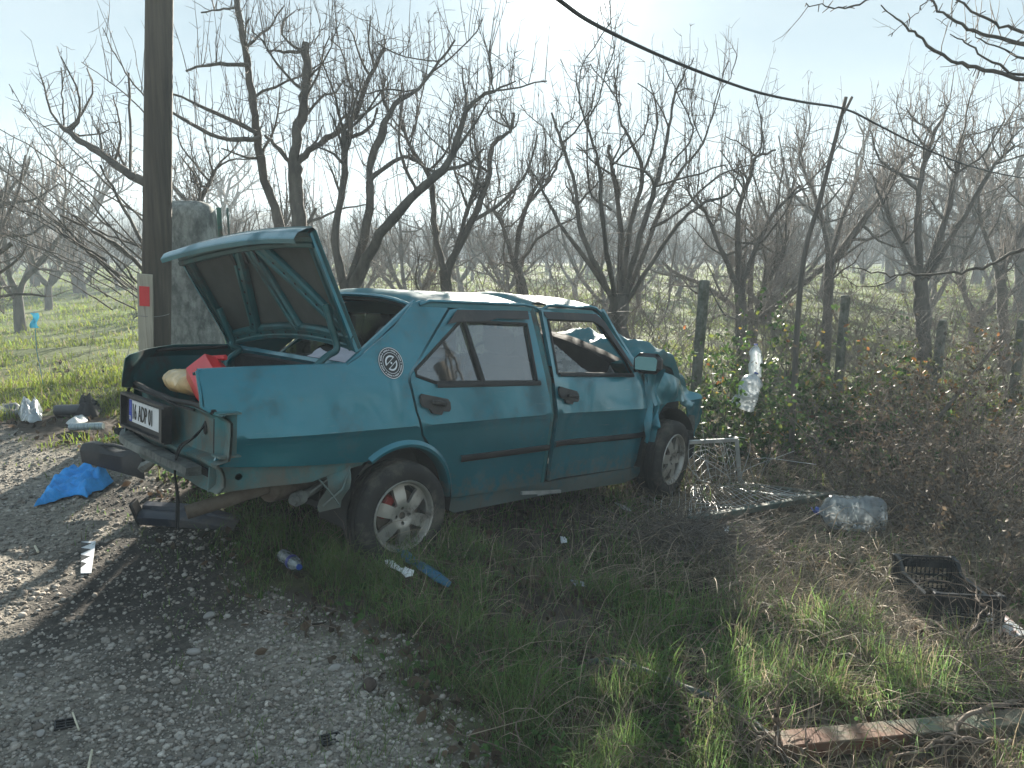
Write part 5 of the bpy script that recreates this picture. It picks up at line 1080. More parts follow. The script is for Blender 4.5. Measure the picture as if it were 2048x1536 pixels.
b = MB(); b.tube(cat_rom(np.array([at(1683, 232, 6.69), at(1688, 210, 6.66), at(1692, 194, 6.66)]) - pb, 4), .015, 7); b.build('prong', M['propwood'], pr)
b = MB(); b.tube(cat_rom(np.array([at(1683, 232, 6.69), at(1694, 214, 6.74), at(1704, 194, 6.76)]) - pb, 4), .012, 7); b.build('prong', M['propwood'], pr); tag(pr, 'long forked wooden prop holding up the sagging cable', 'pole')
# ---------------- fence
M['postc'] = mat('mossy_concrete_post', (.17, .17, .145), rough=.95, var=.3, vscale=9, dirt=(.07, .075, .05), dirt_amt=.6, dirt_scale=8, bump=.006, bscale=50); M['rustwire'] = mat('dull_fence_wire', (.12, .11, .10), rough=.7, metal=.2, var=.3)
fence = empty('wire_fence', tuple(base_at(1398, 7.7))); FO = np.array(fence.location); tag(fence, 'old fence of leaning concrete posts and chain link mesh along the orchard', 'fence')
posts = [(448, 7.6, 470, 0), (1402, 7.7, 560, -6), (1690, 9.0, 590, -4), (1884, 8.8, 640, -4), (2044, 8.6, 640, -2), (2400, 8.0, 560, 0)]; tops = []
for i, (px, dd, ty, lean) in enumerate(posts):
    p = at(px, ty, dd); zb = float(zat(p[0], p[1])) - .2; tops.append((p, zb))
    if i == 0: continue
    b = MB(); h_ = p[2] - zb; lx = -lean * .004; b.box((p[0] - FO[0] - h_ * lx * 0, p[1] - FO[1], zb + h_ / 2 - FO[2]), (.085, .075, h_), rot=(0, math.radians(3.0 if i == 1 else 1), .5), bev=.012); b.build('fence_post', M['postc'], fence, crease=30)
T = Tubes(); r = np.random.default_rng(8)
for (a, za), (c, zc) in zip(tops[:-1], tops[1:]):
    L = np.hypot(c[0] - a[0], c[1] - a[1]); hh = 1.25; s_ = .075; nseg = int((L + hh) / s_)
    def mp(u, v):
        u = min(max(u, 0), L); t = u / L; sag = .10 * math.sin(t * PI * 3) + .05 * math.sin(u * 5)
        dip = .45 * math.exp(-((a[0] + (c[0] - a[0]) * t - (-.9)) / .9) ** 2)
        return np.array([a[0] + (c[0] - a[0]) * t, a[1] + (c[1] - a[1]) * t + .05 * math.sin(u * 3 + v * 2), (za + .2) * (1 - t) + (zc + .2) * t + max(0, v * (1 - dip)) + (sag * .5 if v > .5 else 0)]) - FO
    for i in range(nseg):
        for sg in (1, -1):
            u0 = i * s_ - (hh if sg > 0 else 0); pts = []
            for k in range(9):
                v = hh * k / 8; u = u0 + v if sg > 0 else i * s_ - v
                if 0 <= u <= L: pts.append(mp(u, v))
            if len(pts) > 1: T.add(pts, .0017, 3)
    for v in (0.02, .62, 1.25): T.add([mp(u, v) for u in np.linspace(0, L, 24)], .0026, 3)
T.build('chain_link_mesh', M['rustwire'], fence, kind='stuff')
# ================================================================== BUSHES
M['leaf'] = mat('bush_leaf', (1, 1, 1), rough=.45, var=.15, attr='Col', transl=.45, spec=.4)
def bush(name, base, w, h_, dpt, ns, nl, pal, label, seed, cat='bush', group=None, stem='twig', ls=(.018, .034), arch=.12, twn=12, rr=.006, lo=.1, mleaf='leaf'):
    r = np.random.default_rng(seed); o = empty(name, tuple(base)); T = Tubes(); LP = []
    for i in range(ns):
        a = r.uniform(0, 2 * PI); q = math.sqrt(r.random()) ; p = (q * w * .35 * math.cos(a), q * dpt * .35 * math.sin(a), -.05); d0 = np.array([math.cos(a) * w * .5 * r.uniform(.2, 1.3), math.sin(a) * dpt * .5, h_ * r.uniform(.6, 1.05)])
        L = np.linalg.norm(d0) * r.uniform(.7, 1.1); Q, d = wander(p, d0, L, 8, .14, -arch * r.random(), r); rad = np.linspace(rr, rr * .3, len(Q)) * r.uniform(.6, 1.4); T.add(Q, rad, 4)
        for j in range(twn):
            k = r.integers(2, len(Q)); Q2, d2 = wander(Q[k], d * .4 + r.normal(0, .7, 3), r.uniform(.1, .45) * h_ * .6, 4, .22, -.02, r); T.add(Q2, np.linspace(rr * .4, rr * .15, 5), 3)
            LP.append(Q2[1:]); LP.append(Q[k:k + 1])
    T.build('stems', M[stem], o)
    if nl:
        LP = np.concatenate(LP); LP = LP[LP[:, 2] > lo * h_]; i = r.integers(0, len(LP), nl // 3); i = np.concatenate([i, i, i]); nl = len(i); P = LP[i] + r.normal(0, .022, (nl, 3)); pal = np.array(pal); wts = np.array([p_[3] for p_ in pal]); C = pal[r.choice(len(pal), nl, p=wts / wts.sum())][:, :3] * r.uniform(.65, 1.25, (nl, 1))
        leaves('leaves', P, r.uniform(*ls, nl), C, M[mleaf], r, parent=o, kind='stuff')
    return tag(o, label, cat, group)
GRN = [(.040, .085, .022, 6), (.065, .115, .028, 5), (.13, .16, .03, 1.4), (.28, .20, .03, .3), (.28, .10, .03, .12)]
OLV = [(.06, .075, .025, 4), (.12, .09, .035, 3), (.30, .13, .04, 1.4), (.10, .12, .03, 2)]
DED = [(.14, .105, .075, 4), (.085, .066, .05, 3), (.21, .16, .11, 2), (.10, .11, .05, 1)]
def gb(px, d): p = at(px, 700, d); return (p[0], p[1], float(zat(p[0], p[1])))
G_ = 'leafy brambles growing along the fence'
bush('bramble_bush', gb(1470, 7.2), 1.3, 1.45, .7, 18, 1500, GRN, 'green and yellow leaved bush right of the crumpled bonnet', 601, group=G_)
bush('bramble_bush', gb(1590, 7.5), 1.5, 1.25, .7, 18, 1900, GRN, 'denser green bramble behind the hanging plastic bottles', 602, group=G_)
bush('bramble_bush', gb(1640, 6.9), 1.5, .75, .8, 16, 1700, [(.035, .075, .022, 5), (.05, .10, .03, 4)], 'low dark green bramble at the foot of the forked prop', 603, group=G_)
bush('bramble_bush', gb(1745, 7.4), 1.5, 1.2, .8, 16, 1300, OLV, 'bramble with orange tipped leaves in front of the fence', 604, group=G_)
bush('bramble_bush', gb(1900, 7.6), 1.6, 1.5, .8, 20, 900, OLV, 'sparse rust tinged bramble near the right edge', 605, group=G_)
bush('bramble_bush', gb(1540, 8.0), 1.2, 1.95, .7, 14, 700, GRN, 'tall thin bramble with a few yellow leaves by the prop', 606, group=G_)
bush('bramble_bush', gb(1500, 6.75), .8, 1.0, .5, 12, 500, GRN, 'thin bramble the crushed bottles hang in', 607, group=G_)
G2 = 'bare bramble thickets behind the car'
for i, (px, dd, w, h_, ns, lab) in enumerate(((820, 8.4, 1.6, 1.35, 16, 'bare bramble thicket behind the car boot'), (960, 8.2, 1.7, 1.75, 22, 'reddish bare bramble thicket behind the rear of the roof'), (1090, 8.4, 1.7, 1.8, 22, 'reddish bare bramble thicket behind the middle of the roof'), (1220, 8.2, 1.6, 1.45, 20, 'bare bramble thicket behind the front of the roof'), (1330, 8.3, 1.4, 1.2, 14, 'bare bramble thicket above the buckled bonnet'))):
    bush('bramble_thicket', gb(px, dd), w, h_, .9, ns, 60, DED, lab, 620 + i, group=G2, stem='redtwig', arch=.28, twn=16, rr=.0045)
for i, (px, dd, w, h_, ns, lab) in enumerate(((1440, 9.4, 1.8, 1.5, 18, 'bare thicket behind the first concrete fence post'), (1560, 9.6, 1.8, 1.6, 18, 'bare thicket behind the forked prop'), (1700, 9.8, 2.0, 1.7, 20, 'bare thicket behind the second concrete fence post'), (1850, 9.8, 2.0, 1.7, 20, 'bare thicket behind the third concrete fence post'), (2000, 9.6, 2.0, 1.8, 22, 'bare thicket behind the fence at the right edge'), (720, 9.0, 1.6, 1.3, 14, 'bare thicket right of the raised boot lid'))):
    bush('bramble_thicket', gb(px, dd), w, h_, 1.0, ns, 40, DED, lab, 670 + i, group='bare thickets behind the fence', stem='twig', arch=.2, twn=18, rr=.005)
rs = np.random.default_rng(88); ORD = 'first second third fourth fifth sixth seventh eighth ninth tenth eleventh twelfth thirteenth fourteenth fifteenth sixteenth seventeenth eighteenth nineteenth twentieth'.split() 
for i in range(20):
    px = 655 + i * 74 + rs.uniform(-18, 18); dd = rs.uniform(10.8, 14.0)
    bush('bare_sapling', gb(px, dd), 2.5, rs.uniform(1.9, 2.9), 1.4, 20, 0, DED, f'{ORD[i]} twiggy sapling clump from the left beyond the fence', 800 + i, group='bare sapling clumps between the first orchard trees', stem='twig', arch=.03, twn=26, rr=.008, cat='shrub')
G3 = 'dry brown scrub on the right side'
for i, (px, dd, w, h_, ns, nl, lab) in enumerate(((1790, 5.9, 1.0, 1.2, 14, 700, 'dry brown shrub with withered leaves left of the dense scrub'), (1900, 5.5, 1.2, 1.3, 22, 1500, 'dense dry scrub behind the black crate'), (2020, 5.0, 1.2, 1.1, 24, 1700, 'dense dry scrub at the right edge above the crate'), (2080, 5.8, 1.3, 1.9, 22, 1400, 'tall dry scrub at the right edge'), (1950, 6.5, 1.4, 1.75, 20, 900, 'taller sparse dry shrub behind the dense scrub'), (2000, 4.3, .9, .62, 16, 700, 'low dry stalks right of the black crate'))):
    bush('dry_shrub', gb(px, dd), w, h_, .8, ns, nl, DED, lab, 640 + i, group=G3, stem='twig', arch=.1, twn=14, rr=.005, ls=(.009, .02), mleaf='dry')
bush('dry_shrub', gb(60, 9.5), 2.2, .8, 1, 12, 20, DED, 'thin dry weeds standing in the grass at the left edge', 660, stem='twig', twn=8, rr=.0035)
bush('dry_shrub', gb(200, 8.6), 1.2, .5, .8, 8, 10, DED, 'thin dry weed stalks left of the utility pole', 661, stem='twig', twn=8, rr=.003)
# leaning dead stake among the scrub
p0 = gnd(1775, 975); p1 = at(1905, 800, p0[1] + .1); b = MB(); b.tube(cat_rom([p0 - (0, 0, .03), (p0 + p1) / 2 + (.01, 0, .02), p1, p1 + (p1 - p0) * .6 + (.1, 0, .12)], 4), np.linspace(.028, .012, 13), 7); o = b.build('leaning_branch', M['bark'], None); tag(o, 'thick dark dead branch leaning in the dry scrub', 'branch')
# ================================================================== LYING WIRE PANEL
M['weldgreen'] = mat('dull_green_metal', (.09, .12, .10), rough=.6, metal=.2, var=.3, dirt=(.16, .12, .09), dirt_amt=.4)
def onz(px, py, dz): 
    return gnd(px, py, dz)
gA = onz(1378, 1040, .05); gB = onz(1672, 988, .09); gC = onz(1480, 965, .05); gD = gC + np.array([-.04, .02, .36]); gF = onz(1386, 970, .05); gE = gF + np.array([-.04, .02, .34])
pn = empty('mesh_gate', tuple(gA)); tag(pn, 'bent mesh gate with a metal frame lying beside the front wheel', 'gate')
def bar(p, q_, w, h_, name='frame_bar', m='weldgreen', par=None, org=None):
    p, q_ = np.array(p), np.array(q_); dd = q_ - p; L = np.linalg.norm(dd); b = MB(); yaw = math.atan2(dd[1], dd[0]); pit = -math.asin(dd[2] / L); b.box((p + q_) / 2 - (org if org is not None else 0), (L, w, h_), rot=(0, pit, yaw), bev=.003); return b.build(name, M[m], par, crease=30)
bar(gA, gB, .05, .04, par=pn, org=gA); bar(gC, gB - (0, 0, .02), .04, .025, par=pn, org=gA); bar(gE, gD, .03, .03, par=pn, org=gA, m='zinc'); bar(gD, gC, .035, .03, par=pn, org=gA, m='zinc')
T = Tubes(); r = np.random.default_rng(14)
def wav(u, v, k): return np.array([.012 * math.sin(7 * u + 3 * v + k), .02 * math.sin(5 * v + u * 9 + k), .022 * math.sin(u * 11 + v * 4 + k)]) * math.sin(v * PI)
def pan(u, v): return (gA * (1 - u) + gB * u) * (1 - v) + (gF * (1 - u) + gC * u) * v + wav(u, v, 0) - gA
def pan2(u, v): return (gF * (1 - u) + gC * u) * (1 - v) + (gE * (1 - u) + gD * u) * v + wav(u, v, 2) * 2 - gA
gH = onz(1270, 1020, .03)
def pan3(u, v): return (gH * (1 - u) + gA * u) * (1 - v) + (gF + np.array([-.5, -.3, 0]) * (1 - u)) * v + wav(u, v, 1) - gA
for i in range(26): u = i / 25 * .93; T.add([pan(u + r.normal(0, .005), v) for v in np.linspace(0, 1, 9)], .0028, 4)
for j in range(9): v = j / 9; T.add([pan(u, v + r.normal(0, .006)) for u in np.linspace(0, .97, 13)], .0022, 4)
for i in range(9): T.add([pan2(i / 8, v) for v in np.linspace(0, 1, 7)], .0026, 4)
for j in range(7): T.add([pan2(u, j / 7) for u in np.linspace(0, 1, 7)], .0024, 4)
for i in range(9): T.add([pan3(i / 8, v) for v in np.linspace(0, 1, 7)], .0026, 4)
for i in range(14):
    s = pan(r.random(), r.uniform(.5, 1)); T.add(cat_rom([s, s + r.normal(0, .10, 3) + (0, 0, .10), s + r.normal(0, .2, 3) + (0, 0, .12)], 4), .0024, 4)
T.build('wire_mesh', M['zinc'], pn, kind='stuff')
# mound of brush right of the rear wheel
# ================================================================== BOTTLES
def clearmat(name, tint, a=.25):
    m = new_mat(name); t = m.node_tree; N = t.nodes.new; L = t.links.new; out = N('ShaderNodeOutputMaterial'); tr = N('ShaderNodeBsdfTransparent'); tr.inputs[0].default_value = (*tint, 1); gl = N('ShaderNodeBsdfGlossy'); gl.inputs['Roughness'].default_value = .12
    df = N('ShaderNodeBsdfTranslucent'); df.inputs[0].default_value = (.80, .86, .90, 1); d2 = N('ShaderNodeBsdfDiffuse'); d2.inputs[0].default_value = (.70, .78, .82, 1); m0 = N('ShaderNodeMixShader'); m0.inputs[0].default_value = .5; L(df.outputs[0], m0.inputs[1]); L(d2.outputs[0], m0.inputs[2])
    lw = N('ShaderNodeLayerWeight'); lw.inputs[0].default_value = .35; nz = N('ShaderNodeTexNoise'); nz.inputs['Scale'].default_value = 5; nz.inputs['Detail'].default_value = 2; ad_ = N('ShaderNodeMath'); ad_.operation = 'MULTIPLY'; ad_.inputs[1].default_value = a * 2
    L(nz.outputs[0], ad_.inputs[0]); m1 = N('ShaderNodeMixShader'); L(ad_.outputs[0], m1.inputs[0]); L(tr.outputs[0], m1.inputs[1]); L(m0.outputs[0], m1.inputs[2]); m2 = N('ShaderNodeMixShader'); L(lw.outputs['Fresnel'], m2.inputs[0]); L(m1.outputs[0], m2.inputs[1]); L(gl.outputs[0], m2.inputs[2]); L(m2.outputs[0], out.inputs[0]); return m
M['pet'] = clearmat('clear_plastic', (.90, .95, .97), .36); M['film'] = clearmat('white_film', (.9, .92, .92), .8); M['cap'] = mat('blue_cap', (.03, .08, .35), rough=.4); M['petlabel'] = mat('dark_blue_label', (.035, .04, .22), rough=.45, var=.3, vscale=40)
def bottle(L, R, ribs, neck=.016, dent=0.0, seed=0, n=28):
    r = np.random.default_rng(seed); b = MB(); prof = [(0, .012), (R * .5, .006), (R * .85, 0), (R, L * .05)]
    for t in np.linspace(.08, .68, ribs * 4): prof.append((R * (1 - .045 * (.5 - .5 * math.cos(t * ribs / .6 * 2 * PI))), L * t))
    prof += [(R, L * .70), (R * .93, L * .78), (R * .62, L * .87), (neck * 1.25, L * .93), (neck, L * .94), (neck, L * .985)]
    b.lathe(prof, n); V = b.v[0]
    if dent:
        for i in range(len(V)): v = V[i]; nn = noise.noise(Vector((v[0] / R * 1.2 + seed, v[1] / R * 1.2, v[2] / L * 3))); V[i, :2] *= 1 + dent * nn; V[i, 0] += dent * R * .3 * math.sin(v[2] / L * 5 + seed)
    return b
def bottle_obj(name, L, R, ribs, loc, axis, label, cat='bottle', cap='cap', lab=None, dent=.1, seed=0, neck=.016, roll=0, mm='pet', group=None):
    o = bottle(L, R, ribs, neck, dent, seed).build(name, M[mm], None); q = Vector(axis).to_track_quat('Z', 'Y'); o.rotation_euler = (q.to_matrix() @ Matrix.Rotation(roll, 3, 'Z')).to_euler(); o.location = loc; tag(o, label, cat, group)
    if cap: c = MB(); c.lathe([(0, L * 1.012), (neck * 1.15, L * 1.01), (neck * 1.2, L * .97)], 14); c.build('cap', M[cap], o)
    if lab: c = MB(); c.lathe([(R * 1.015, L * lab[0]), (R * 1.03, L * (lab[0] + .01)), (R * 1.03, L * (lab[1] - .01)), (R * 1.0, L * lab[1])], 28); c.build('bottle_label', M['petlabel'], o)
    return o
p = gnd(1762, 1066); q_ = gnd(1640, 1052); dv = q_ - p; dv /= np.linalg.norm(dv); o = bottle_obj('large_water_bottle', .44, .122, 7, p + (0.0, 0, .13), (dv[0], dv[1], .02), 'large clear ribbed plastic water bottle lying in the dry grass', dent=.13, seed=2, neck=.024, cap='cap')
b = MB(); b.tube([(.024 * math.cos(a) * 1.0 + .03, .028 * math.sin(a), .46 + .02 * math.sin(a)) for a in np.linspace(0, PI, 9)], .003, 5); b.build('bottle_handle', M['cap'], o)
p = gnd(608, 1170); q_ = gnd(567, 1128); dv = p - q_; L_ = np.linalg.norm(dv); dv /= L_; bottle_obj('small_water_bottle', .235, .036, 5, q_ + (0, 0, .05), dv + (0, 0, .10), 'small clear water bottle with dark blue label lying on the grass', lab=(.55, .68), dent=.05, seed=4, neck=.013, cap='cap')
p = at(1512, 742, 6.8); bottle_obj('hanging_bottle', .30, .055, 3, p - (0, 0, .06), (-.05, 0, 1), 'upper crushed milky plastic bottle hanging in the bramble', dent=.35, seed=7, mm='film', cap='rubber' if 0 else 'cap')
p = at(1478, 812, 6.7); bottle_obj('hanging_bottle', .34, .10, 8, p - (-.02, 0, .02), (.35, 0, .94), 'lower wider crushed milky plastic bottle hanging in the bramble', dent=.32, seed=9, mm='film')
M['glasswhite'] = mat('white_orange_wrap', (.66, .66, .66), rough=.4, var=.15, vscale=30, dirt=(.65, .16, .04), dirt_amt=.45, dirt_scale=10)
p = gnd(1985, 1262); q_ = gnd(2060, 1285); dv = q_ - p; dv /= np.linalg.norm(dv); bottle_obj('printed_bottle', .34, .055, 1, p + (0, 0, .06), (dv[0], dv[1], 0), 'white and orange printed plastic bottle right of the black crate', dent=.06, seed=5, mm='glasswhite')
M['can'] = mat('grey_blue_print', (.30, .36, .38), rough=.4, metal=.2, var=.5, vscale=18, stretch=(1, 1, 8))
p = gnd(140, 862); b = MB(); b.lathe([(0, 0), (.030, 0), (.033, .006), (.033, .27), (.028, .29), (0, .29)], 18); o = b.build('spray_can', M['can'], None); o.rotation_euler = Vector((1, .05, .02)).to_track_quat('Z', 'Y').to_euler(); o.location = p + (0, 0, .035); tag(o, 'slim grey striped can lying in the grass behind the car', 'can')
p = gnd(112, 832); b = MB(); b.lathe([(0, 0), (.05, 0), (.055, .01), (.055, .34), (.03, .36), (0, .36)], 18); o = b.build('grey_tube', mat('dark_grey_plastic', (.07, .075, .08), rough=.4), None); o.rotation_euler = Vector((1, .1, .0)).to_track_quat('Z', 'Y').to_euler(); o.location = p + (0, 0, .055); tag(o, 'dark grey plastic tube lying in the grass by the black cloth', 'tube')
# ---------------- crumpled sheets helper
def sheet(name, c, w, l, rz, m, amp, label, cat, seed=0, n=18, fold=2.2, lift=0.0, th=.002, shape=None, bumpy=1.0):
    V = []; cs, sn = math.cos(rz), math.sin(rz)
    for i in range(n):
        row = []
        for j in range(n):
            u, v = i / (n - 1) - .5, j / (n - 1) - .5; 
            if shape: u, v = shape(u, v)
            nn = noise.noise(Vector((u * fold + seed, v * fold * 1.7, seed * .7))); n2 = noise.noise(Vector((u * fold * 2.6 + seed, v * fold * 2.2, seed + 3)))
            x = u * w * (1 + .35 * n2) ; y = v * l * (1 + .35 * nn); X = c[0] + x * cs - y * sn; Y = c[1] + x * sn + y * cs
            hz = amp * (.35 + abs(nn) * 1.3 + .5 * abs(n2)) * max(0, 1 - (2 * max(abs(u), abs(v))) ** 4 * .85); row.append((X - c[0], Y - c[1], float(zat(X, Y)) - c[2] + .012 + hz + lift))
        V.append(row)
    V = np.array(V); b = MB(); b.grid(V); b.grid(V - np.array([0, 0, th]), flip=True); o = b.build(name, m, None, crease=0 if bumpy else 40); o.location = tuple(c); return tag(o, label, cat)
M['towel'] = mat('blue_towel', (.05, .32, .74), rough=.95, var=.25, vscale=14, bump=.004, bscale=120)
# towel: explicit outline
tw = [(68, 1018), (95, 985), (110, 962), (150, 950), (185, 950), (228, 968), (205, 985), (185, 990), (175, 1002), (150, 995), (120, 1004), (92, 1013)]
def traced_sheet(name, pxs, m, amp, label, cat, seed=0, fold=9, sp=.02, dz=.012, th=.003):
    pts = [gnd(*p) for p in pxs]; c = np.mean(pts, 0); V, F = cdt([(p[0] - c[0], p[1] - c[1]) for p in pts], (), sp)
    B = np.array([(p[0] - c[0], p[1] - c[1]) for p in dens([p[:2] for p in pts], sp)]) if 0 else np.array([(p[0] - c[0], p[1] - c[1]) for p in pts])
    out = []
    for x, y in V:
        dmin = 9
        for i in range(len(B)):
            a, b2 = B[i], B[(i + 1) % len(B)]; t = np.clip(np.dot((x, y) - a, b2 - a) / (np.dot(b2 - a, b2 - a) + 1e-9), 0, 1); dmin = min(dmin, np.hypot(*(a + (b2 - a) * t - (x, y))))
        nn = abs(noise.noise(Vector((x * fold + seed, y * fold * 2.2, seed)))) + .5 * abs(noise.noise(Vector((x * fold * 2.3, y * fold * 3 + seed, 1.0)))); out.append((x, y, float(zat(x + c[0], y + c[1])) - c[2] + dz + amp * min(1, dmin / .05 + .15) * (.25 + 1.5 * nn)))
    W, G = shell(np.array(out), F, np.array([0, 0, -th])); b = MB(); b.add(W, G); o = b.build(name, m, None, crease=0); o.location = tuple(c); return tag(o, label, cat)
traced_sheet('towel', tw, M['towel'], .10, 'crumpled bright blue towel lying at the edge of the gravel', 'towel', 3, 4.5, .010)
traced_sheet('plastic_bag', [(36, 826), (50, 818), (86, 826), (84, 846), (60, 851), (42, 846)], M['film'], .13, 'crumpled clear white plastic bag on the grass at left', 'bag', 5, 10, .025)
traced_sheet('grey_sheet', [(-40, 812), (10, 811), (48, 820), (44, 832), (0, 832), (-40, 834)], mat('grey_liner', (.12, .13, .14), rough=.6, var=.2), .04, 'flat grey plastic liner lying in the grass at the left edge', 'liner', 6, 4, .04)
traced_sheet('black_cloth', [(150, 836), (160, 812), (190, 810), (206, 826), (196, 838), (170, 840)], M['felt'], .12, 'crumpled black cloth in the grass behind the car', 'cloth', 8, 9, .025)
traced_sheet('white_foam', [(132, 850), (150, 838), (175, 834), (176, 846), (150, 856)], mat('white_foam', (.55, .57, .55), rough=.7, var=.15), .05, 'white curved foam piece beside the black cloth', 'foam', 9, 5, .025)
traced_sheet('paper_scrap', [(770, 1143), (784, 1142), (795, 1152), (803, 1160), (812, 1158), (829, 1164), (826, 1176), (812, 1178), (800, 1166), (786, 1160), (774, 1154)], mat('white_paper', (.75, .76, .76), rough=.8, var=.08), .03, 'torn white paper scraps in the grass below the rear wheel', 'paper', 2, 20, .01, .06)
traced_sheet('blue_bag', [(792, 1112), (815, 1115), (845, 1138), (880, 1160), (903, 1180), (897, 1190), (870, 1178), (835, 1152), (800, 1128)], mat('blue_plastic', (.02, .11, .19), rough=.5, var=.4), .02, 'long crumpled blue plastic strip half hidden in the grass', 'plastic strip', 2, 12, .015, .04)
traced_sheet('foil_scrap', [(1228, 1018), (1238, 1020), (1258, 1030), (1262, 1036), (1245, 1032)], M['zinc'], .02, 'shiny silver foil scrap in front of the wire panel', 'foil', 4, 20, .01, .05)
traced_sheet('paper_scrap', [(1120, 1088), (1132, 1090), (1134, 1100), (1122, 1102)], M['white'], .02, 'tiny white paper scrap in the grass below the front door', 'paper', 3, 20, .01, .05)
traced_sheet('paper_scrap', [(1446, 1068), (1458, 1066), (1456, 1082), (1446, 1080)], M['white'], .03, 'small white scrap beside the brush pile', 'paper', 3, 20, .01, .05)
traced_sheet('pale_scrap', [(1140, 1170), (1170, 1176), (1172, 1184), (1150, 1182)], mat('pale_scrap', (.4, .42, .46), rough=.6), .02, 'pale grey scrap lying in the brown verge', 'scrap', 3, 20, .01, .03)
# blue rag caught on a weed
p = at(70, 640, 8.8); b = MB(); V = np.array([[(p[0] - .05 + .09 * v + .02 * math.sin(6 * u), p[1] + .02 * math.sin(9 * v + 4 * u), p[2] + .08 - .17 * u) for v in np.linspace(0, 1, 7)] for u in np.linspace(0, 1, 8)]); b.grid(V); b.tube([(p[0], p[1], p[2] + .1), (p[0] - .02, p[1], p[2] - .35), (p[0] + .02, p[1], float(zat(p[0], p[1])) - .02)], .004, 4); o = b.build('blue_rag', mat('light_blue_plastic', (.05, .28, .42), rough=.5, transl=.3), None); tag(o, 'small light blue rag caught on a weed in the left field', 'rag')
# black and white strip on gravel
a0, a1, a2, a3 = gnd(163, 1090), gnd(192, 1088), gnd(183, 1150), gnd(162, 1151); c = (a0 + a1 + a2 + a3) / 4; mk = empty('marker_strip', tuple(c + (0, 0, .012)))
b = MB(); Q = np.array([a3, a2, a1, a0]) - c; Q[:, 2] = Q[:, 2] * .6 + .004; b.add(np.vstack([Q, Q - (0, 0, .004)]), [[0, 1, 2, 3], [7, 6, 5, 4], [0, 4, 5, 1], [1, 5, 6, 2], [2, 6, 7, 3], [3, 7, 4, 0]]); b.build('strip', M['white'], mk, smooth=False)
b = MB()
def bl(u, v): return (Q[3] * (1 - u) + Q[2] * u) * (1 - v) + (Q[0] * (1 - u) + Q[1] * u) * v + np.array([0, 0, .0015])
for v0 in (.02, .22, .45, .66): b.add([bl(0, v0), bl(0, v0 + .19), bl(.75 if v0 < .5 else .5, v0 + .06)], [[0, 1, 2]])
b.build('black_triangles', M['ink'], mk, smooth=False); tag(mk, 'short white strip with black triangles lying on the dark gravel', 'strip')
# ================================================================== CRATE
cr0 = np.array([2.057, 3.496, float(zat(2.2, 3.7)) + .045]); Ld = .54; CH = .195
ck = empty('plastic_crate', tuple(cr0)); ck.rotation_euler = (math.radians(-3), 0, -.12); tag(ck, 'black slatted plastic fruit crate standing in the weeds', 'crate')
M['crate'] = mat('black_crate_plastic', (.014, .015, .017), rough=.4, var=.3, dirt=(.05, .045, .04), dirt_amt=.25)
CW = .295
def wall(o, ux, L, hf, nm, skip=None):
    b = MB(); o = np.array(o); ux = np.array(ux); n_ = int(L / .022)
    nor = np.array([-ux[1], ux[0], 0]); M4 = Matrix(((ux[0], nor[0], 0, o[0]), (ux[1], nor[1], 0, o[1]), (0, 0, 1, 0), (0, 0, 0, 1)))
    for i in range(n_ + 1):
        x = L * i / n_; h_ = hf(x / L); b.box((x, 0, h_ / 2), (.006, .006, h_), M=M4)
    for z in (.006, .05, .09): b.box((L / 2, 0, z), (L, .007, .012 if z > .01 else .016), M=M4)
    xs_ = np.linspace(0, L, 25); P = [(x, 0, hf(x / L)) for x in xs_]
    for p_, q2 in zip(P[:-1], P[1:]): 
        dx, dz_ = q2[0] - p_[0], q2[2] - p_[2]; b.box(((p_[0] + q2[0]) / 2, 0, (p_[2] + q2[2]) / 2 - .004), (math.hypot(dx, dz_) + .002, .018, .010), rot=(0, -math.atan2(dz_, dx), 0), M=M4)
        if hf(0) > .15: b.box(((p_[0] + q2[0]) / 2, 0, (p_[2] + q2[2]) / 2 - .035), (math.hypot(dx, dz_) + .002, .008, .008), rot=(0, -math.atan2(dz_, dx), 0), M=M4)
    return b.build(nm, M['crate'], ck, smooth=False)
end = lambda t: CH; sidef = lambda t: CH - .055 * sstep(.10, .22, t) * sstep(.90, .78, t)
wall((0, 0), (1, 0), CW, end, 'end_wall'); wall((0, Ld), (1, 0), CW, end, 'end_wall'); wall((0, 0), (0, 1), Ld, sidef, 'side_wall'); wall((CW, 0), (0, 1), Ld, sidef, 'side_wall')
b = MB()
for x, y in ((0, 0), (CW, 0), (0, Ld), (CW, Ld)): b.box((x, y, CH / 2), (.030, .030, CH + .008), bev=.004)
b.build('corner_posts', M['crate'], ck, smooth=False, kind='stuff'); b = MB()
for i in range(17): b.box((CW * i / 16, Ld / 2, .008), (.008, Ld, .006))
for i in range(20): b.box((CW / 2, Ld * i / 19, .012), (CW, .008, .006))
b.build('crate_floor', M['crate'], ck, smooth=False); b = MB()
for x0 in (0, CW):
    pass
b.box((CW / 2, -.002, .155), (CW * .92, .004, .045)); b.build('end_plate', M['crate'], ck, smooth=False); b = MB(); b.box((CW / 2, Ld + .002, .155), (CW * .92, .004, .05)); b.build('end_plate', M['crate'], ck, smooth=False)
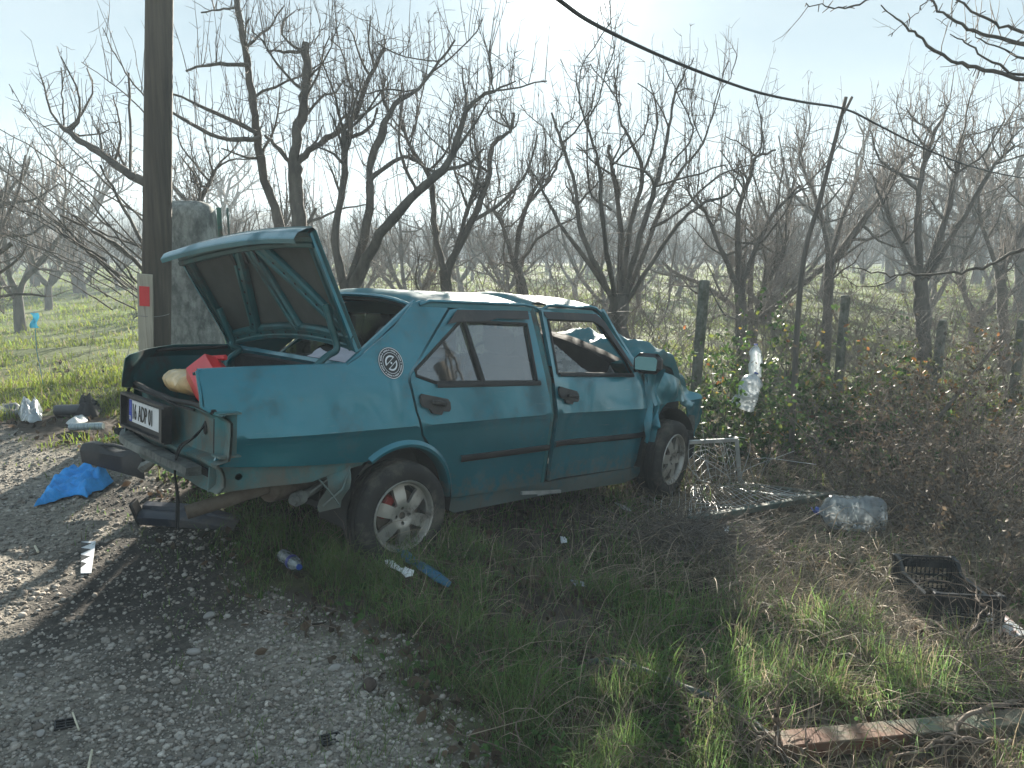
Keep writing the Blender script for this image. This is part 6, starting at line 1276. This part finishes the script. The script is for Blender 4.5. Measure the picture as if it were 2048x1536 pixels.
# ================================================================== STEEL BEAM, HOSE, BUMPER PIECES
p0, p1 = gnd(1548, 1492, .05), gnd(2075, 1442, .06); bm_ = bar(p0, p1 + (p1 - p0) * .15, .085, .055, 'steel_beam', 'greenbeam'); tag(bm_, 'rusty green steel beam lying across the bottom right corner', 'beam')
P = [gnd(1175, 1326, .0), gnd(1215, 1322, .03), gnd(1290, 1342, .05), gnd(1360, 1372, .04), gnd(1440, 1402, .05), gnd(1500, 1440, .04), gnd(1545, 1480, .02)]; b = MB(); b.tube(cat_rom(P, 7), .0135, 10); o = b.build('grey_pipe', mat('grey_green_pipe', (.075, .09, .085), rough=.6, var=.25), None); tag(o, 'bent grey green pipe lying in the brown verge', 'pipe')
# black bumper section under the exhaust
bc = gnd(370, 1050); bp_ = empty('bumper_section', tuple(bc)); b = MB(); L0, L1 = gnd(283, 1045), gnd(475, 1058); ax_ = (L1 - L0); Lx = np.linalg.norm(ax_[:2]) * 1.0; e1 = ax_ / np.linalg.norm(ax_); rows = []
for i, t in enumerate(np.linspace(0, 1, 14)):
    o_ = L0 + ax_ * t - bc; s_ = 1 - .55 * max(0, (t - .5) / .5); rows.append([(o_[0], o_[1] - .05, o_[2] + .01), (o_[0], o_[1] - .06, o_[2] + .055 * s_), (o_[0], o_[1] - .03, o_[2] + .075 * s_), (o_[0], o_[1] + .02, o_[2] + .080 * s_), (o_[0], o_[1] + .03, o_[2] + .10 * s_), (o_[0], o_[1] + .09, o_[2] + .105 * s_)])
V = np.array(rows); b.grid(V); b.grid(V - (0, 0, .005), flip=True); b.build('bumper_skin', mat('dark_blue_black_plastic', (.03, .035, .05), rough=.45, var=.3, dirt=(.12, .11, .10), dirt_amt=.4), bp_)
b = MB(); o_ = L0 - bc; b.box(o_ + (-.01, -.02, .075), (.022, .09, .15), rot=(.1, -.25, 0), bev=.01); b.build('bumper_end', M['black'], bp_); tag(bp_, 'broken black bumper section lying under the exhaust pipe', 'bumper')
# torn bumper corner hanging off the far rear corner of the car
p0, p1 = at(166, 905, 5.15), at(290, 925, 4.95); b = MB(); rows = []
for t in np.linspace(0, 1, 12): o_ = p0 + (p1 - p0) * t; k = .02 * math.sin(t * 9); rows.append([(o_[0], o_[1] + .07, o_[2] + .055 + k), (o_[0], o_[1], o_[2] + .06 + k), (o_[0], o_[1] - .03, o_[2] + .03), (o_[0], o_[1] - .02, o_[2] - .055 - .05 * t), (o_[0], o_[1] + .03, o_[2] - .07 - .04 * t)])
V = np.array(rows); hb = MB(); hb.grid(V); hb.grid(V - (0, .006, .004), flip=True); hb.tube([p0 + (0, .03, .05), (p0 + p1) / 2 + (0, .02, .08), p1 + (.02, 0, .06)], .012, 6)
# parent into the car: it moves with the car
hbv = hb; IM = np.array(CARM); hb.v = [(v - CARO) @ IM for v in hb.v]; hb.build('torn_bumper_corner', M['black'], car)
b = MB(); q0_ = at(292, 905, 4.95); q1_ = at(288, 935, 4.95); b.tube([(q0_ - CARO) @ IM, (q1_ - CARO) @ IM, (at(310, 920, 4.7) - CARO) @ IM], [.03, .04, .02], 6); b.build('bumper_bracket', M['mudmetal'], car)
# small broken vents on the gravel
def vent(px, py, rz, label, nm='air_vent'):
    c = gnd(px, py); o = empty(nm, tuple(c + (0, 0, .008))); o.scale = (.85, .85, .7); o.rotation_euler = (.15, .1, rz); b = MB(); w, l = .075, .05
    b.box((0, -l / 2, 0), (w, .006, .012)); b.box((0, l / 2, 0), (w, .006, .012)); b.box((-w / 2, 0, 0), (.006, l, .012)); b.box((w / 2, 0, 0), (.006, l, .012)); b.build('frame', M['black'], o, smooth=False)
    for k in range(2): s = MB(); s.box((0, -l / 6 + k * l / 3, 0), (w, .005, .010)); s.build('slat', M['black'], o, smooth=False)
    s = MB(); s.box((0, 0, 0), (.005, l, .010)); s.build('slat', M['black'], o, smooth=False); return tag(o, label, 'vent')
vent(132, 1452, .5, 'small dark plastic vent lying on the gravel at bottom left'); vent(662, 1482, .55, 'small dark plastic grid lying on the gravel by the grass edge')
# pale straws / sticks on gravel
for i, (a, c, rd, lab) in enumerate((((176, 1540), (184, 1500), .004, 'straight pale straw on the gravel at the bottom edge'), ((145, 1425), (158, 1460), .003, 'thin white stick beside the small vent'), ((70, 1092), (76, 1104), .006, 'tiny white tube lying on the dirt track'))):
    p, q_ = gnd(*a, .012), gnd(*c, .016); b = MB(); b.tube([p, q_], rd, 6); o = b.build('stick', mat('straw', (.55, .5, .38), rough=.6), None); tag(o, lab, 'stick')
# larger single stones
r = np.random.default_rng(61)
for i, (px, py, s, lab) in enumerate(((388, 1307, .030, 'largest pale stone in the middle of the gravel'), (418, 1236, .034, 'grey flat stone at the edge of the dark soil'), (82, 1470, .022, 'pinkish stone at the far bottom left'), (40, 1355, .022, 'pale stone near the left edge'), (420, 1528, .028, 'pinkish stone at the bottom edge'), (740, 1375, .045, 'flat brown clod at the edge of the grass'), (1022, 1290, .055, 'brown upright clod standing in the grass'), (668, 1340, .03, 'dark stone near the grass edge'))):
    p = gnd(px, py); V = IV * (1 + r.uniform(-.2, .2, (12, 1))) * np.array([1.2, .8, .6]) * s; Q = rot_rand(1, r)[0]; Q = np.eye(3); b = MB(); b.add(V, IF.tolist()); o = b.build('clod' if 'clod' in lab else 'stone', mat('stone_grey', (.30, .28, .26), rough=.9, bump=.002, bscale=80) if 'clod' not in lab else mat('clod_brown', (.07, .05, .04), rough=1, bump=.004), None)
    md = o.modifiers.new('sub', 'SUBSURF'); md.levels = 1; md.render_levels = 2; o.location = tuple(p + (0, 0, s * .3)); o.rotation_euler = (0, 0, i); tag(o, lab, 'stone')
# ================================================================== THINGS IN THE BOOT
def carobj(b, name, m, label, cat, **k): b.v = [v @ CARN.T + CARO for v in b.v]; o = b.build(name, m, None, **k); return tag(o, label, cat)
b = MB(); ys = np.linspace(-1, 1, 14); rows = []
for u in np.linspace(-1, 1, 16): A = np.linspace(0, 2 * PI, 15)[:-1]; k = (1 - abs(u) ** 4) ** .5; rows.append(np.stack([-.90 + .085 * k * np.cos(A) * (1 + .05 * math.sin(9 * u)), np.full(14, -.20 + .17 * u), 0.868 + .055 * k * np.sin(A) + .014 * np.abs(np.sin(u * 7)) + .004 * np.sin(u * 23 + A * 3)], 1))
V = np.array(rows); V = np.concatenate([V, V[:, :1]], 1); b.grid(V); carobj(b, 'bread_bag', M['tan'], 'bag of yellow bread rolls lying on the boot edge', 'bread bag')
b = MB(); b.box((0, 0, 0), (.20, .30, .17), bev=.03); rc = b; mt = Matrix.Translation((-.87, -.475, .885)) @ Euler((.45, .75, .15)).to_matrix().to_4x4(); b.v = [v @ np.array(mt)[:3, :3].T + np.array(mt)[:3, 3] for v in b.v]; o = carobj(b, 'jerrycan', M['redp'], 'red plastic jerrycan tilted in the corner of the boot', 'jerrycan')
b = MB(); b.tube([(-.90, -.36, .93), (-.86, -.38, 1.01), (-.82, -.47, 1.02)], .014, 6); b.v = [v @ CARN.T + CARO for v in b.v]; b.build('carry_handle', M['redp'], o)
b = MB(); rows = []
for i, u in enumerate(np.linspace(0, 1, 26)):
    rows.append([(.10 + .28 * (v - .5) + .05 * math.sin(5 * u), -.60 + .75 * u, .955 + .075 * math.sin(PI * v) ** .6 * (.6 + .9 * abs(noise.noise(Vector((u * 5, v * 3, 2))))) * (1 - .9 * abs(2 * u - 1) ** 5) + .025 * noise.noise(Vector((u * 14, v * 11, 0)))) for v in np.linspace(0, 1, 14)])
b.grid(np.array(rows), flip=True); carobj(b, 'pale_blanket', M['cloth'], 'crumpled pale pink cloth on the shelf behind the rear seats', 'cloth')
b = MB()
for i in range(7): b.tube([(-.80 + .03 * i, .02 + .05 * i, .80), (-.84 + .03 * i, .06 + .05 * i, .83), (-.82, .12 + .03 * i, .80)], .012, 5)
b.box((-.66, -.30, .56), (.30, .4, .08), rot=(0, 0, .4), bev=.02); b.box((-.55, .3, .60), (.3, .3, .14), bev=.04); carobj(b, 'black_rags', M['felt'], 'dark jumble of rags and tools inside the boot', 'rags')
# ================================================================== DEAD BRANCHES, BRUSH
def branch(name, pts, r0, r1, label, seed, tw=14, L=(.08, .35), dz=.03, m='twig', group='dead branches lying in the bottom right corner'):
    r = np.random.default_rng(seed); T = Tubes(); P = np.array([gnd(p[0], p[1], (p[2] if len(p) > 2 else dz)) for p in pts]); o_ = P[0].copy(); P = cat_rom(P, 5); P[1:-1] += r.normal(0, .006, (len(P) - 2, 3)); P -= o_; R = np.linspace(r0, r1, len(P)); T.add(P, R, 7)
    for _ in range(tw):
        k = r.integers(1, len(P)); d = r.normal(0, 1, 3); d[2] = abs(d[2]) * .5; dd_ = P[min(k + 1, len(P) - 1)] - P[k - 1]; d = d * .7 + dd_ / np.linalg.norm(dd_) * 1.3; Q, _d = wander(P[k], d, r.uniform(*L), 5, .18, -.01, r); T.add(Q, np.linspace(min(R[k] * .6, .005), .0012, 6), 4)
        for j in range(2): i = r.integers(1, 6); Q2, _e = wander(Q[i], _d + r.normal(0, .8, 3), r.uniform(.04, .14), 3, .2, 0, r); T.add(Q2, [.0018, .0015, .0012, .0008], 3)
    o = T.build(name, M[m], None); o.location = tuple(o_); return tag(o, label, 'branch', group)
M['palewood'] = mat('pale_dead_wood', (.17, .13, .10), rough=.85, var=.35, vscale=18)
G4 = [([(2080, 1268), (1960, 1300, .08), (1880, 1330, .10), (1800, 1335, .06), (1730, 1322, .03)], .010, .003, 'thin dead branch just below the crate'),
 ([(2080, 1400), (1960, 1420, .09), (1900, 1470, .06), (1870, 1490, .02)], .011, .005, 'dead branch crossing over the steel beam at right'),
 ([(2080, 1500), (1980, 1480, .06), (1900, 1480, .05), (1840, 1500, .05), (1780, 1515, .02)], .010, .004, 'dead branch below the steel beam'),
 ([(1700, 1320), (1790, 1338, .05), (1870, 1352, .05), (1960, 1372, .06), (2080, 1400, .05)], .012, .006, 'dark branch arching between crate and beam'),
 ([(1400, 1380), (1460, 1425, .05), (1530, 1470, .08), (1580, 1520, .04)], .009, .004, 'dead twig at the left end of the steel beam'),
 ([(1556, 1500, .01), (1554, 1450, .16), (1552, 1430, .24)], .010, .008, 'short cut stick poking up beside the steel beam'),
 ([(1500, 1560, .0), (1512, 1500, .10), (1525, 1468, .17)], .008, .006, 'short upright stick at the bottom edge'),
 ([(1595, 1560, .0), (1600, 1510, .07), (1618, 1480, .12)], .007, .004, 'forked twig at the bottom edge below the beam'),
 ([(2080, 1240), (1980, 1215, .18), (1930, 1175, .22), (1860, 1160, .26), (1800, 1190, .12), (1740, 1230, .03)], .004, .002, 'thin briar arching over the black crate'),
 ([(1880, 1330), (1925, 1290, .10), (1955, 1240, .16), (1975, 1212, .20)], .007, .003, 'crooked twig reaching up to the crate corner'),
 ([(1860, 1238, .05), (1900, 1262, .1), (1925, 1290, .06), (1925, 1330, .02)], .006, .004, 'curved twig in front of the crate')]
for i, (p, a, c, lab) in enumerate(G4): branch('dead_branch', p, a, c, lab, 700 + i, m='palewood', tw=(2 if i in (5, 6, 7, 9, 10) else 10))
branch('dead_branch', [(1660, 1165), (1600, 1200, .05), (1500, 1215, .04), (1440, 1230, .03)], .006, .002, 'thin dead stem lying left of the grass patch', 720, m='palewood'); branch('dead_branch', [(1250, 1100), (1330, 1050, .12), (1420, 1060, .10), (1500, 1110, .05)], .006, .002, 'arching briar over the dark brush pile', 721, tw=24, m='palewood', group=None)
branch('dead_branch', [(1040, 1530, 0), (1035, 1470, .06), (1050, 1420, .12)], .004, .002, 'thin bent twig at the bottom middle', 722, tw=5, m='palewood', group=None); branch('dead_branch', [(1700, 1030), (1770, 1030, .12), (1830, 1040, .1), (1900, 1080, .05)], .004, .002, 'thin twig in front of the large water bottle', 723, tw=12, m='twig', group=None)
branch('dead_branch', [(520, 1215), (600, 1240, .04), (655, 1258, .03)], .003, .002, 'thin curved dry stem below the small bottle', 724, tw=2, m='palewood', group=None)
# brush pile below the front door and stick carpet at right
def brushpile(name, cx, cy, w, l, h_, n, seed, label, m='twig', Lr=(.15, .6)):
    r = np.random.default_rng(seed); T = Tubes()
    for i in range(n):
        x, y = r.normal(0, w / 2.2), r.normal(0, l / 2.2)
        if clearf(np.array([cx + x]), np.array([cy + y]))[0] < .5 and r.random() < .85: continue
        hz = h_ * math.exp(-(x / w) ** 2 * 1.6 - (y / l) ** 2 * 1.6) * r.random(); X, Y = cx + x, cy + y; p = np.array([x, y, float(zat(X, Y)) - float(zat(cx, cy)) + hz + .01]); d = r.normal(0, 1, 3); d[2] *= .28
        Q, _d = wander(p, d, r.uniform(*Lr), 5, .14, -.02, r); T.add(Q, np.linspace(r.uniform(.0015, .0045), .001, 6), 3)
    o = T.build(name, M[m], None, kind='stuff'); o.location = (cx, cy, float(zat(cx, cy))); o['label'] = label; return o
c = gnd(1400, 1105); brushpile('brush_pile', c[0], c[1], .42, .35, .16, 1100, 31, 'low dark pile of thin brush right of the front wheel', 'twig'); c = gnd(1900, 1400); brushpile('fallen_twigs', c[0] + .2, c[1] + .1, .75, .55, .10, 900, 32, 'tangle of pale twigs covering the bottom right corner', 'palewood', (.1, .5)); c = gnd(1900, 1080); brushpile('scrub_litter', c[0], c[1] + .3, 1.0, .7, .12, 1100, 33, 'twiggy litter between the large bottle and the scrub', 'twig'); c = gnd(1480, 1500); brushpile('fallen_sticks', c[0], c[1], .3, .25, .08, 220, 34, 'twigs around the left end of the steel beam', 'palewood', (.08, .35))
# standing blond stalks in the verge
r = np.random.default_rng(91); T = Tubes()
for i in range(520):
    a = r.uniform(-.25, .75); rr_ = math.exp(r.uniform(math.log(2.2), math.log(8))); x, y = rr_ * math.sin(a), rr_ * math.cos(a)
    if float(road_d(np.array(x), np.array(y))) > -.3: continue
    if clearf(np.array([x]), np.array([y]))[0] < .5: continue
    p = np.array([x, y, float(zat(x, y))]); Q, _d = wander(p, (r.normal(0, .35), r.normal(0, .35), 1), r.uniform(.10, .34), 4, .12, 0, r); T.add(Q, np.linspace(.0016, .0008, 5), 3)
    for j in range(r.integers(0, 4)): Q2, _e = wander(Q[r.integers(2, 5)], _d + r.normal(0, .6, 3), r.uniform(.03, .1), 2, .1, 0, r); T.add(Q2, [.0009, .0008, .0006], 3)
T.build('dry_stalks', M['palewood'], None, kind='stuff')
# ================================================================== HAZE
b = MB(); b.box((0, 115, 6.8), (640, 400, 23.5)); hz = bpy.data.meshes.new('haze'); o = b.build('haze', None, None, smooth=False, kind='stuff'); o['label'] = 'thin bright winter haze'
hm = new_mat('haze_air'); t = hm.node_tree; ou = t.nodes.new('ShaderNodeOutputMaterial'); pv = t.nodes.new('ShaderNodeVolumePrincipled'); pv.inputs['Color'].default_value = (.76, .90, 1.0, 1); pv.inputs['Density'].default_value = HAZE; pv.inputs['Anisotropy'].default_value = .05; t.links.new(pv.outputs[0], ou.inputs['Volume']); o.data.materials.append(hm)
